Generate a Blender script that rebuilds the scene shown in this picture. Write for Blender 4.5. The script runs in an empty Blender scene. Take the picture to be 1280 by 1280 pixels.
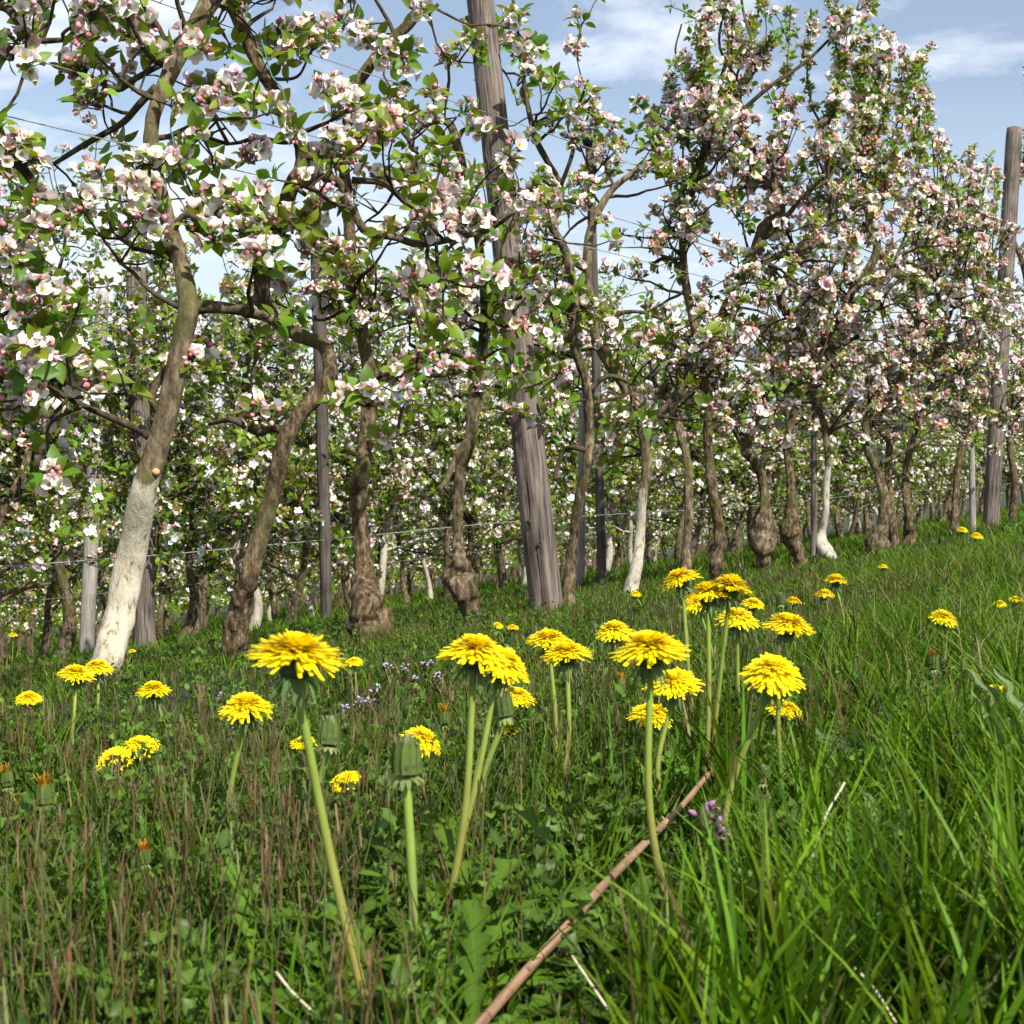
import bpy, math, random
import numpy as np
from mathutils import Vector, Matrix, noise as mnoise

SC = bpy.context.scene
COL = SC.collection
RNG = np.random.default_rng(11)
random.seed(5)

# ------------------------------------------------------------------ camera
F = 1760.0                      # focal length in pixels of the 1280 px photograph
CAMZ = 0.40
PITCH = math.atan(80.0 / F)
cam_d = bpy.data.cameras.new("camera")
cam = bpy.data.objects.new("camera", cam_d)
COL.objects.link(cam)
cam.location = (0, 0, CAMZ)
cam.rotation_euler = (math.pi / 2 - PITCH, 0, 0)
cam_d.sensor_width = 36
cam_d.lens = 36 * F / 1280
cam_d.clip_start = 0.02
cam_d.clip_end = 3000
cam_d.dof.use_dof = True
cam_d.dof.focus_distance = 2.4
cam_d.dof.aperture_fstop = 30
SC.camera = cam

# ------------------------------------------------------------------ sky and sun
TO_SUN = Vector((0.42, -0.62, 0.80)).normalized()
world = bpy.data.worlds.new("World")
SC.world = world
world.use_nodes = True
nt = world.node_tree
nt.nodes.clear()
w_out = nt.nodes.new("ShaderNodeOutputWorld")
w_bg = nt.nodes.new("ShaderNodeBackground")
w_sky = nt.nodes.new("ShaderNodeTexSky")
w_sky.sky_type = 'NISHITA'
w_sky.sun_disc = False
w_sky.sun_elevation = math.asin(TO_SUN.z)
w_sky.sun_rotation = math.atan2(TO_SUN.x, TO_SUN.y)
w_sky.air_density = 1.0
w_sky.dust_density = 1.3
w_sky.ozone_density = 1.6
w_tc = nt.nodes.new("ShaderNodeTexCoord")
w_map = nt.nodes.new("ShaderNodeMapping")
w_map.inputs['Scale'].default_value = (1.0, 1.0, 2.3)
w_map.inputs['Location'].default_value = (0.37, 0.1, 0.42)
w_n = nt.nodes.new("ShaderNodeTexNoise")
w_n.inputs['Scale'].default_value = 4.4
w_n.inputs['Detail'].default_value = 7
w_n.inputs['Roughness'].default_value = 0.58
w_n.inputs['Distortion'].default_value = 0.35
w_r = nt.nodes.new("ShaderNodeValToRGB")
w_r.color_ramp.elements[0].position = 0.44
w_r.color_ramp.elements[1].position = 0.70
w_sep = nt.nodes.new("ShaderNodeSeparateXYZ")
w_low = nt.nodes.new("ShaderNodeMapRange")      # thin white haze of cloud low on the horizon
w_low.inputs['From Min'].default_value = 0.24
w_low.inputs['From Max'].default_value = 0.0
w_low.inputs['To Min'].default_value = 0.13
w_low.inputs['To Max'].default_value = 0.5
w_max = nt.nodes.new("ShaderNodeMath")
w_max.operation = 'MAXIMUM'
w_mix = nt.nodes.new("ShaderNodeMixRGB")
w_mix.inputs['Color2'].default_value = (9.2, 9.5, 10.0, 1)
L = nt.links.new
L(w_tc.outputs['Generated'], w_map.inputs['Vector'])
L(w_map.outputs['Vector'], w_n.inputs['Vector'])
L(w_n.outputs['Fac'], w_r.inputs['Fac'])
L(w_tc.outputs['Generated'], w_sep.inputs['Vector'])
L(w_sep.outputs['Z'], w_low.inputs['Value'])
L(w_r.outputs['Color'], w_max.inputs[0])
L(w_low.outputs['Result'], w_max.inputs[1])
L(w_max.outputs['Value'], w_mix.inputs['Fac'])
L(w_sky.outputs['Color'], w_mix.inputs['Color1'])
L(w_mix.outputs['Color'], w_bg.inputs['Color'])
w_bg.inputs['Strength'].default_value = 0.088
L(w_bg.outputs['Background'], w_out.inputs['Surface'])

sun_d = bpy.data.lights.new("sun", 'SUN')
sun_d.energy = 5.0
sun_d.angle = math.radians(0.5)
sun_d.color = (1.0, 0.95, 0.87)
sun = bpy.data.objects.new("sun", sun_d)
COL.objects.link(sun)
sun.rotation_euler = (-TO_SUN).to_track_quat('-Z', 'Y').to_euler()

SC.view_settings.view_transform = 'Standard'
SC.view_settings.look = 'None'
SC.view_settings.exposure = 0.70
SC.view_settings.gamma = 1.0
SC.cycles.max_bounces = 6
SC.cycles.transparent_max_bounces = 6
SC.cycles.use_denoising = True

# ------------------------------------------------------------------ where things are
RD = np.array([0.5505, 0.8348])          # along the tree rows
ND = np.array([-0.8348, 0.5505])         # across the rows, away from the camera and downhill
ROW1 = 1.905
cp, sp_ = math.cos(PITCH), math.sin(PITCH)


def P(px, py, d):
    """point seen at that place of the photograph, d metres ahead"""
    x = (px - 640) / F * d
    v = (640 - py) / F * d
    return np.array([x, d * cp + v * sp_, CAMZ - d * sp_ + v * cp])


def proj(p):
    p = np.asarray(p, float)
    y, z = p[..., 1], p[..., 2] - CAMZ
    d = y * cp - z * sp_
    v = y * sp_ + z * cp
    d = np.maximum(d, 1e-3)
    return 640 + F * p[..., 0] / d, 640 - F * v / d, d


def gz(x, y):
    """height of the ground"""
    x = np.asarray(x, float)
    y = np.asarray(y, float)
    t = x * ND[0] + y * ND[1]
    k = 0.35
    soft = k * np.logaddexp(0, (t - ROW1) / k)
    down = -0.13 * 60 * np.tanh(soft / 60)
    z = CAMZ - 0.395 + 0.05 * 25 * np.tanh((ROW1 - t) / 25) + down + 0.005
    z = z + 0.012 * np.sin(3.1 * x + 1.3 * y) * np.cos(2.3 * y - 0.7 * x) + 0.006 * np.sin(9 * x) * np.cos(8 * y + x)
    return z


def row_depth(px):
    """(x, y) on the front row under a pixel column"""
    k = (px - 640) / F
    # point = ROW1*ND + s*RD ; x = k*y
    a = RD[0] - k * RD[1]
    s = (k * ROW1 * ND[1] - ROW1 * ND[0]) / a
    p = ROW1 * ND + s * RD
    return p


# ------------------------------------------------------------------ mesh helpers
class Geo:
    def __init__(self):
        self.V, self.F, self.C, self.M = [], [], [], []
        self.n = 0

    def add(self, V, Fq, C, m=0):
        V = np.asarray(V, float).reshape(-1, 3)
        Fq = np.asarray(Fq, int).reshape(-1, 4)
        C = np.asarray(C, float)
        if C.ndim == 1:
            C = np.repeat(C[None, :3], len(V), 0)
        self.V.append(V)
        self.F.append(Fq + self.n)
        self.C.append(C[:, :3])
        self.M.append(np.full(len(Fq), m, int))
        self.n += len(V)

    def arrays(self):
        return np.concatenate(self.V), np.concatenate(self.F), np.concatenate(self.C), np.concatenate(self.M)

    def mesh(self, name, mats, smooth=True, offset=None):
        V, Fq, C, M = self.arrays()
        if offset is not None:
            V = V - np.asarray(offset)[None]
        return make_mesh(name, V, Fq, C, M, mats, smooth)


def make_mesh(name, V, Fq, C, M, mats, smooth=True):
    me = bpy.data.meshes.new(name)
    nv, nf = len(V), len(Fq)
    me.vertices.add(nv)
    me.vertices.foreach_set('co', np.ascontiguousarray(V, dtype=np.float32).ravel())
    me.loops.add(nf * 4)
    me.loops.foreach_set('vertex_index', np.ascontiguousarray(Fq, dtype=np.int32).ravel())
    me.polygons.add(nf)
    me.polygons.foreach_set('loop_start', np.arange(0, nf * 4, 4, dtype=np.int32))
    if M is not None:
        me.polygons.foreach_set('material_index', np.ascontiguousarray(M, dtype=np.int32))
    me.polygons.foreach_set('use_smooth', np.full(nf, smooth, dtype=bool))
    for m in mats:
        me.materials.append(m)
    if C is not None:
        a = me.attributes.new('col', 'FLOAT_COLOR', 'POINT')
        c4 = np.ones((nv, 4), dtype=np.float32)
        c4[:, :3] = C
        a.data.foreach_set('color', c4.ravel())
    me.update(calc_edges=True)
    return me


def obj(name, me, parent=None, loc=None):
    o = bpy.data.objects.new(name, me)
    COL.objects.link(o)
    if parent is not None:
        o.parent = parent
    if loc is not None:
        o.location = loc
    return o


def tag(o, label, cat=None, group=None, kind=None):
    if label:
        o['label'] = label
    if cat:
        o['category'] = cat
    if group:
        o['group'] = group
    if kind:
        o['kind'] = kind
    return o


def thing(name, label, cat, loc, group=None):
    o = bpy.data.objects.new(name, None)
    o.empty_display_size = 0.05
    COL.objects.link(o)
    o.location = [float(v) for v in loc]
    return tag(o, label, cat, group)


def unit(v):
    v = np.asarray(v, float)
    return v / (np.linalg.norm(v, axis=-1, keepdims=True) + 1e-12)


def frames(d, twist):
    """rotation matrices (k,3,3): local Z -> d, turned by twist"""
    d = unit(d)
    ref = np.where(np.abs(d[:, 2:3]) > 0.95, np.array([[1., 0, 0]]), np.array([[0., 0, 1.]]))
    x = unit(np.cross(ref, d))
    y = np.cross(d, x)
    c, s = np.cos(twist)[:, None], np.sin(twist)[:, None]
    x2 = x * c + y * s
    y2 = -x * s + y * c
    return np.stack([x2, y2, d], axis=2)


def place(geo, tpl, R, T, S, tint=None, m=0):
    """stamp a template (V,F,C[,M]) k times"""
    V, Fq, C = tpl[:3]
    k = len(T)
    if k == 0:
        return
    n = len(V)
    W = np.einsum('kij,nj->kni', R, V) * np.asarray(S).reshape(-1, 1, 1) + np.asarray(T)[:, None, :]
    CC = np.repeat(C[None], k, 0)
    if tint is not None:
        CC = CC * tint[:, None, :]
    FF = (Fq[None] + (np.arange(k) * n)[:, None, None]).reshape(-1, 4)
    geo.V.append(W.reshape(-1, 3))
    geo.F.append(FF + geo.n)
    geo.C.append(np.clip(CC.reshape(-1, 3), 0, 0.92))
    if len(tpl) > 3:
        geo.M.append(np.tile(tpl[3], k))
    else:
        geo.M.append(np.full(len(FF), m, int))
    geo.n += k * n


def catmull(pts, n):
    pts = np.asarray(pts, float)
    p = np.vstack([2 * pts[0] - pts[1], pts, 2 * pts[-1] - pts[-2]])
    out = []
    for i in range(len(pts) - 1):
        a, b, c, d = p[i:i + 4]
        for t in np.linspace(0, 1, n, endpoint=False):
            out.append(0.5 * ((2 * b) + (c - a) * t + (2 * a - 5 * b + 4 * c - d) * t * t + (3 * b - a - 3 * c + d) * t ** 3))
    out.append(pts[-1])
    return np.array(out)


def tube(pts, rad, sides=8, rough=0.0, rs=12.0, cap=True, flute=0.0):
    pts = np.asarray(pts, float)
    rad = np.asarray(rad, float)
    n = len(pts)
    tan = unit(np.gradient(pts, axis=0))
    ref = np.array([1., 0, 0]) if abs(tan[0][0]) < 0.8 else np.array([0., 1, 0])
    x = unit(np.cross(tan[0], ref))
    V = np.zeros((n, sides, 3))
    ang = np.arange(sides) / sides * 2 * math.pi
    for i in range(n):
        x = unit(x - tan[i] * np.dot(x, tan[i]))
        y = np.cross(tan[i], x)
        r = np.full(sides, rad[i])
        if rough > 0:
            q = pts[i][None] + (np.cos(ang)[:, None] * x + np.sin(ang)[:, None] * y) * rad[i]
            nz = np.array([mnoise.noise(Vector(v * rs)) + 0.5 * mnoise.noise(Vector(v * rs * 2.7)) for v in q])
            r = r * (1 + rough * nz)
        if flute > 0:
            r = r * (1 + flute * np.sin(ang * 3 + pts[i][2] * 5) + 0.6 * flute * np.sin(ang * 5 - pts[i][2] * 9))
        V[i] = pts[i] + r[:, None] * (np.cos(ang)[:, None] * x + np.sin(ang)[:, None] * y)
    Fq = []
    for i in range(n - 1):
        for j in range(sides):
            k = (j + 1) % sides
            Fq.append((i * sides + j, i * sides + k, (i + 1) * sides + k, (i + 1) * sides + j))
    V = V.reshape(-1, 3)
    if cap:
        for end, ring in ((0, 0), (1, n - 1)):
            c = pts[0] if end == 0 else pts[-1]
            base = len(V)
            inner = c + (V[ring * sides:(ring + 1) * sides] - c) * 0.02
            V = np.vstack([V, inner])
            for j in range(sides):
                k = (j + 1) % sides
                q = (ring * sides + j, ring * sides + k, base + k, base + j)
                Fq.append(q if end == 1 else q[::-1])
    return V, np.array(Fq)


# ------------------------------------------------------------------ materials
def new_mat(name):
    m = bpy.data.materials.new(name)
    m.use_nodes = True
    t = m.node_tree
    t.nodes.clear()
    out = t.nodes.new("ShaderNodeOutputMaterial")
    return m, t, out


def plant_mat(name, rough=0.5, trans=0.35, spec=0.35, nscale=60.0, namp=0.25, tcol=(1.0, 1.0, 1.0)):
    """surface colour from the mesh attribute 'col', with mottling and light passing through thin leaves"""
    m, t, out = new_mat(name)
    a = t.nodes.new("ShaderNodeAttribute")
    a.attribute_name = 'col'
    tc = t.nodes.new("ShaderNodeTexCoord")
    n = t.nodes.new("ShaderNodeTexNoise")
    n.inputs['Scale'].default_value = nscale
    n.inputs['Detail'].default_value = 3
    mr = t.nodes.new("ShaderNodeMapRange")
    mr.inputs['To Min'].default_value = 1 - namp
    mr.inputs['To Max'].default_value = 1 + namp
    mul = t.nodes.new("ShaderNodeVectorMath")
    mul.operation = 'SCALE'
    bs = t.nodes.new("ShaderNodeBsdfPrincipled")
    bs.inputs['Roughness'].default_value = rough
    bs.inputs['Specular IOR Level'].default_value = spec
    tr = t.nodes.new("ShaderNodeBsdfTranslucent")
    tm = t.nodes.new("ShaderNodeVectorMath")
    tm.operation = 'MULTIPLY'
    tm.inputs[1].default_value = tcol
    mx = t.nodes.new("ShaderNodeMixShader")
    mx.inputs['Fac'].default_value = trans
    k = t.links.new
    k(tc.outputs['Object'], n.inputs['Vector'])
    k(n.outputs['Fac'], mr.inputs['Value'])
    k(a.outputs['Color'], mul.inputs[0])
    k(mr.outputs['Result'], mul.inputs['Scale'])
    k(mul.outputs['Vector'], bs.inputs['Base Color'])
    k(mul.outputs['Vector'], tm.inputs[0])
    k(tm.outputs['Vector'], tr.inputs['Color'])
    k(bs.outputs['BSDF'], mx.inputs[1])
    k(tr.outputs['BSDF'], mx.inputs[2])
    k(mx.outputs['Shader'], out.inputs['Surface'])
    return m


def bark_mat(name, c0, c1, c2, moss=(0.085, 0.085, 0.025), scale=75.0, white_below=None, white=(0.52, 0.49, 0.40), bump=0.8, zs=0.42):
    m, t, out = new_mat(name)
    k = t.links.new
    tc = t.nodes.new("ShaderNodeTexCoord")
    mp = t.nodes.new("ShaderNodeMapping")
    mp.inputs['Scale'].default_value = (1, 1, zs)
    n1 = t.nodes.new("ShaderNodeTexNoise")
    n1.inputs['Scale'].default_value = scale
    n1.inputs['Detail'].default_value = 8
    n1.inputs['Roughness'].default_value = 0.68
    r1 = t.nodes.new("ShaderNodeValToRGB")
    e = r1.color_ramp.elements
    e[0].position, e[0].color = 0.36, (*c0, 1)
    e[1].position, e[1].color = 0.66, (*c2, 1)
    em = e.new(0.5)
    em.color = (*c1, 1)
    n2 = t.nodes.new("ShaderNodeTexNoise")
    n2.inputs['Scale'].default_value = 9
    n2.inputs['Detail'].default_value = 5
    r2 = t.nodes.new("ShaderNodeValToRGB")
    r2.color_ramp.elements[0].position = 0.5
    r2.color_ramp.elements[1].position = 0.66
    mm = t.nodes.new("ShaderNodeMixRGB")
    mm.inputs['Color2'].default_value = (*moss, 1)
    k(tc.outputs['Object'], mp.inputs['Vector'])
    k(mp.outputs['Vector'], n1.inputs['Vector'])
    k(tc.outputs['Object'], n2.inputs['Vector'])
    k(n1.outputs['Fac'], r1.inputs['Fac'])
    k(n2.outputs['Fac'], r2.inputs['Fac'])
    k(r2.outputs['Color'], mm.inputs['Fac'])
    k(r1.outputs['Color'], mm.inputs['Color1'])
    colour = mm.outputs['Color']
    if white_below is not None:
        sx = t.nodes.new("ShaderNodeSeparateXYZ")
        k(tc.outputs['Object'], sx.inputs['Vector'])
        jig = t.nodes.new("ShaderNodeMath")
        jig.operation = 'MULTIPLY_ADD'
        jig.inputs[1].default_value = 0.34
        k(n2.outputs['Fac'], jig.inputs[0])
        k(sx.outputs['Z'], jig.inputs[2])
        st = t.nodes.new("ShaderNodeMapRange")
        st.inputs['From Min'].default_value = white_below + 0.176
        st.inputs['From Max'].default_value = white_below + 0.160
        k(jig.outputs['Value'], st.inputs['Value'])
        rw = t.nodes.new("ShaderNodeValToRGB")           # paint flaked off where the noise is low
        ew = rw.color_ramp.elements
        ew[0].position, ew[0].color = 0.36, (white[0] * 0.35, white[1] * 0.31, white[2] * 0.25, 1)
        ew[1].position, ew[1].color = 0.60, (*white, 1)
        eq = ew.new(0.44)
        eq.color = (white[0] * 0.8, white[1] * 0.77, white[2] * 0.7, 1)
        k(n1.outputs['Fac'], rw.inputs['Fac'])
        mw = t.nodes.new("ShaderNodeMixRGB")
        k(st.outputs['Result'], mw.inputs['Fac'])
        k(colour, mw.inputs['Color1'])
        k(rw.outputs['Color'], mw.inputs['Color2'])
        colour = mw.outputs['Color']
    bs = t.nodes.new("ShaderNodeBsdfPrincipled")
    bs.inputs['Roughness'].default_value = 0.85
    bs.inputs['Specular IOR Level'].default_value = 0.2
    bp = t.nodes.new("ShaderNodeBump")
    bp.inputs['Strength'].default_value = bump
    bp.inputs['Distance'].default_value = 0.007
    k(n1.outputs['Fac'], bp.inputs['Height'])
    k(colour, bs.inputs['Base Color'])
    k(bp.outputs['Normal'], bs.inputs['Normal'])
    k(bs.outputs['BSDF'], out.inputs['Surface'])
    return m


def wood_mat(name, dark, light):
    m, t, out = new_mat(name)
    k = t.links.new
    tc = t.nodes.new("ShaderNodeTexCoord")
    mp = t.nodes.new("ShaderNodeMapping")
    mp.inputs['Scale'].default_value = (1, 1, 0.045)
    n1 = t.nodes.new("ShaderNodeTexNoise")
    n1.inputs['Scale'].default_value = 150
    n1.inputs['Detail'].default_value = 6
    n1.inputs['Roughness'].default_value = 0.6
    n1.inputs['Distortion'].default_value = 0.8
    n2 = t.nodes.new("ShaderNodeTexNoise")
    n2.inputs['Scale'].default_value = 6
    n2.inputs['Detail'].default_value = 4
    ad = t.nodes.new("ShaderNodeMath")
    ad.operation = 'MULTIPLY_ADD'
    ad.inputs[1].default_value = 0.55
    r1 = t.nodes.new("ShaderNodeValToRGB")
    e = r1.color_ramp.elements
    e[0].position, e[0].color = 0.60, (*dark, 1)
    e[1].position, e[1].color = 0.92, (*light, 1)
    bs = t.nodes.new("ShaderNodeBsdfPrincipled")
    bs.inputs['Roughness'].default_value = 0.85
    bs.inputs['Specular IOR Level'].default_value = 0.2
    bp = t.nodes.new("ShaderNodeBump")
    bp.inputs['Strength'].default_value = 0.55
    bp.inputs['Distance'].default_value = 0.003
    k(tc.outputs['Object'], mp.inputs['Vector'])
    k(mp.outputs['Vector'], n1.inputs['Vector'])
    k(tc.outputs['Object'], n2.inputs['Vector'])
    k(n2.outputs['Fac'], ad.inputs[0])
    k(n1.outputs['Fac'], ad.inputs[2])
    k(ad.outputs['Value'], r1.inputs['Fac'])
    k(r1.outputs['Color'], bs.inputs['Base Color'])
    k(n1.outputs['Fac'], bp.inputs['Height'])
    k(bp.outputs['Normal'], bs.inputs['Normal'])
    k(bs.outputs['BSDF'], out.inputs['Surface'])
    return m


def plain_mat(name, c, rough=0.6, metal=0.0, nscale=40, namp=0.2):
    m, t, out = new_mat(name)
    k = t.links.new
    tc = t.nodes.new("ShaderNodeTexCoord")
    n = t.nodes.new("ShaderNodeTexNoise")
    n.inputs['Scale'].default_value = nscale
    n.inputs['Detail'].default_value = 4
    r = t.nodes.new("ShaderNodeValToRGB")
    r.color_ramp.elements[0].color = (*[v * (1 - namp) for v in c], 1)
    r.color_ramp.elements[1].color = (*[v * (1 + namp) for v in c], 1)
    bs = t.nodes.new("ShaderNodeBsdfPrincipled")
    bs.inputs['Roughness'].default_value = rough
    bs.inputs['Metallic'].default_value = metal
    k(tc.outputs['Object'], n.inputs['Vector'])
    k(n.outputs['Fac'], r.inputs['Fac'])
    k(r.outputs['Color'], bs.inputs['Base Color'])
    k(bs.outputs['BSDF'], out.inputs['Surface'])
    return m


M_LEAF = plant_mat('leaf', rough=0.45, trans=0.42, spec=0.28, nscale=45, namp=0.22, tcol=(1.5, 1.35, 0.7))
M_HERB = plant_mat('herb_leaf', rough=0.65, trans=0.30, spec=0.12, nscale=60, namp=0.3, tcol=(1.3, 1.3, 0.6))
M_PETAL = plant_mat('petal', rough=0.6, trans=0.30, spec=0.2, nscale=70, namp=0.06)
M_YELLOW = plant_mat('dandelion_floret', rough=0.6, trans=0.18, spec=0.1, nscale=90, namp=0.10)
M_GRASS = plant_mat('grass_blade', rough=0.5, trans=0.36, spec=0.16, nscale=25, namp=0.25, tcol=(1.4, 1.3, 0.6))
M_STALK = plant_mat('stalk', rough=0.55, trans=0.10, spec=0.3, nscale=80, namp=0.2)
M_BARK = bark_mat('bark', (0.016, 0.011, 0.007), (0.095, 0.070, 0.039), (0.27, 0.215, 0.135), bump=1.2)
M_BARK_OLD = bark_mat('rough_bark', (0.014, 0.010, 0.006), (0.10, 0.068, 0.036), (0.28, 0.21, 0.125), scale=95, bump=1.5)
M_TWIG = bark_mat('twig_bark', (0.020, 0.014, 0.009), (0.065, 0.045, 0.026), (0.13, 0.10, 0.06), moss=(0.06, 0.055, 0.025), scale=70)
M_POST = wood_mat('weathered_wood', (0.030, 0.023, 0.019), (0.205, 0.168, 0.142))
M_POST_PALE = wood_mat('pale_weathered_wood', (0.14, 0.125, 0.105), (0.36, 0.33, 0.29))
M_POST_DARK = wood_mat('dark_weathered_wood', (0.035, 0.028, 0.023), (0.12, 0.10, 0.085))
M_WIRE = plain_mat('galvanised_wire', (0.34, 0.33, 0.31), rough=0.45, metal=0.5)
M_KNOT = plain_mat('wood_knot', (0.032, 0.023, 0.018), rough=0.9)
M_BLACK = plain_mat('black_cap', (0.012, 0.013, 0.018), rough=0.5)
M_TWINE = plain_mat('green_twine', (0.035, 0.16, 0.15), rough=0.7)
M_STICK = bark_mat('dry_twig', (0.11, 0.062, 0.036), (0.27, 0.165, 0.095), (0.42, 0.30, 0.19), moss=(0.13, 0.085, 0.055), scale=90, bump=.4, zs=.06)
M_CUT = plain_mat('cut_wood', (0.55, 0.30, 0.14), rough=0.8)

# ground material: dark earth and moss under the grass
M_GROUND, _t, _o = new_mat('turf_soil')
_k = _t.links.new
_tc = _t.nodes.new("ShaderNodeTexCoord")
_n = _t.nodes.new("ShaderNodeTexNoise")
_n.inputs['Scale'].default_value = 14
_n.inputs['Detail'].default_value = 9
_n.inputs['Roughness'].default_value = 0.7
_r = _t.nodes.new("ShaderNodeValToRGB")
_r.color_ramp.elements[0].position, _r.color_ramp.elements[0].color = 0.3, (0.010, 0.011, 0.005, 1)
_r.color_ramp.elements[1].position, _r.color_ramp.elements[1].color = 0.7, (0.028, 0.045, 0.008, 1)
_b = _t.nodes.new("ShaderNodeBsdfPrincipled")
_b.inputs['Roughness'].default_value = 0.95
_bp = _t.nodes.new("ShaderNodeBump")
_bp.inputs['Strength'].default_value = 0.8
_bp.inputs['Distance'].default_value = 0.03
_k(_tc.outputs['Object'], _n.inputs['Vector'])
_k(_n.outputs['Fac'], _r.inputs['Fac'])
_k(_n.outputs['Fac'], _bp.inputs['Height'])
_k(_r.outputs['Color'], _b.inputs['Base Color'])
_k(_bp.outputs['Normal'], _b.inputs['Normal'])
_k(_b.outputs['BSDF'], _o.inputs['Surface'])

# ------------------------------------------------------------------ ground
def spread(lim, near, n):
    u = np.linspace(-1, 1, n)
    return np.sign(u) * (near * np.abs(u) + (lim - near) * np.abs(u) ** 5)


gs, gt_ = spread(900, 14, 200), spread(900, 10, 200)
SS, TT = np.meshgrid(gs + 3, gt_ + 2, indexing='ij')
GX = SS * RD[0] + TT * ND[0]
GY = SS * RD[1] + TT * ND[1]
GV = np.stack([GX, GY, gz(GX, GY)], -1).reshape(-1, 3)
ii, jj = np.meshgrid(np.arange(199), np.arange(199), indexing='ij')
q = (ii * 200 + jj).ravel()
GF = np.stack([q, q + 200, q + 201, q + 1], 1)
ground = obj('ground', make_mesh('ground', GV, GF, None, None, [M_GROUND]))
ground['kind'] = 'structure'


# ------------------------------------------------------------------ leaf, petal and flower templates
def strip(Ln, W, na, prof, nx=2, fold=0.0, curl=0.0, cup=0.0):
    """flat shape along +Y in the XY plane, normal +Z"""
    u = np.linspace(0, 1, na + 1)
    xs = np.linspace(-1, 1, nx + 1)
    V = np.zeros((na + 1, nx + 1, 3))
    w = prof(u) * W / 2
    V[:, :, 0] = w[:, None] * xs[None]
    V[:, :, 1] = (u * Ln)[:, None]
    V[:, :, 2] = fold * np.abs(V[:, :, 0]) - curl * Ln * (u ** 2)[:, None] + cup * (V[:, :, 0] ** 2) / max(W, 1e-6)
    Fq = []
    for i in range(na):
        for j in range(nx):
            a = i * (nx + 1) + j
            Fq.append((a, a + 1, a + nx + 2, a + nx + 1))
    return V.reshape(-1, 3), np.array(Fq), np.repeat(u, nx + 1)


def leaf_prof(u):
    return np.clip(np.sin(np.pi * np.clip(u, 0.0, 1) ** 0.85), 0.04, 1) ** 0.8


def petal_prof(u):
    return np.clip(np.where(u < 0.62, 0.22 + 0.78 * np.sin(np.pi / 2 * u / 0.62) ** 1.2, np.sqrt(np.clip(1 - ((u - 0.62) / 0.40) ** 2, 0, 1))), 0.1, 1)


def rot_x(a):
    c, s = math.cos(a), math.sin(a)
    return np.array([[1, 0, 0], [0, c, -s], [0, s, c]])


def rot_z(a):
    c, s = math.cos(a), math.sin(a)
    return np.array([[c, -s, 0], [s, c, 0], [0, 0, 1]])


def blob(r, ln, nu=6, nv=4, c0=(1, 1, 1), c1=(1, 1, 1), p=1.0):
    """egg along +Z from z=0 to ln"""
    V, C = [], []
    for i in range(nv + 1):
        v = i / nv
        rr = r * max(0.06, math.sin(math.pi * v ** p)) ** 0.8
        for j in range(nu):
            a = j / nu * 2 * math.pi
            V.append((rr * math.cos(a), rr * math.sin(a), v * ln))
            C.append(np.array(c0) * (1 - v) + np.array(c1) * v)
    Fq = [(i * nu + j, i * nu + (j + 1) % nu, (i + 1) * nu + (j + 1) % nu, (i + 1) * nu + j) for i in range(nv) for j in range(nu)]
    return np.array(V), np.array(Fq), np.array(C)


def merge(parts):
    g = Geo()
    for p in parts:
        g.add(p[0], p[1], p[2], p[3] if len(p) > 3 else 0)
    return g.arrays()


def flower(rng, hi=True, pink=0.2, opening=0.5):
    """apple blossom facing +Z, centre at the origin"""
    parts = []
    na, nx = (4, 2) if hi else (2, 1)
    for k in range(5):
        ln = 0.0205 * rng.uniform(0.9, 1.1)
        V, Fq, u = strip(ln, 0.0185 * rng.uniform(0.9, 1.1), na, petal_prof, nx, cup=0.75, curl=-0.12 * rng.uniform(0.2, 1.6))
        el = math.radians(62 - 58 * opening + rng.uniform(-9, 9))
        V = V @ rot_x(el).T
        V = V @ rot_z(k * 2 * math.pi / 5 + rng.uniform(-.12, .12)).T
        white = np.array([0.90, 0.86, 0.83])
        pk = np.array([0.80, 0.45, 0.49])
        f = np.clip(pink * (0.3 + 1.1 * u ** 1.5), 0, 0.8)[:, None]
        parts.append((V, Fq, white * (1 - f) + pk * f))
    V, Fq, C = blob(0.0026, 0.004, 6 if hi else 4, 2, (0.40, 0.42, 0.08), (0.55, 0.50, 0.12))
    parts.append((V, Fq, C))
    if hi:
        for k in range(9):
            a = k * 0.698 + rng.uniform(-.2, .2)
            d = np.array([math.cos(a) * 0.55, math.sin(a) * 0.55, 1.0]) * 0.0085 * rng.uniform(.8, 1.15)
            s = np.array([-math.sin(a), math.cos(a), 0]) * 0.0007
            V = np.array([-s, s, d + s * 1.9, d - s * 1.9])
            parts.append((V, np.array([[0, 1, 2, 3]]), np.array([[.6, .6, .4], [.6, .6, .4], [.70, .52, .10], [.70, .52, .10]])))
    return merge(parts)


def bud(rng, hi=True, deep=0.5):
    r = 0.0052 * rng.uniform(0.8, 1.25)
    c0 = np.array([0.56, 0.10, 0.16]) * deep + np.array([0.78, 0.42, 0.46]) * (1 - deep)
    c1 = np.array([0.70, 0.22, 0.28]) * deep + np.array([0.85, 0.66, 0.66]) * (1 - deep)
    V, Fq, C = blob(r, r * 2.3, 7 if hi else 5, 5 if hi else 3, c0, c1, 0.85)
    V2, F2, C2 = blob(r * 0.62, r * 0.8, 5, 2, (0.13, 0.18, 0.05), (0.15, 0.20, 0.06))
    V2[:, 2] -= r * 0.5
    return merge([(V, Fq, C), (V2, F2, C2)])


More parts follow.
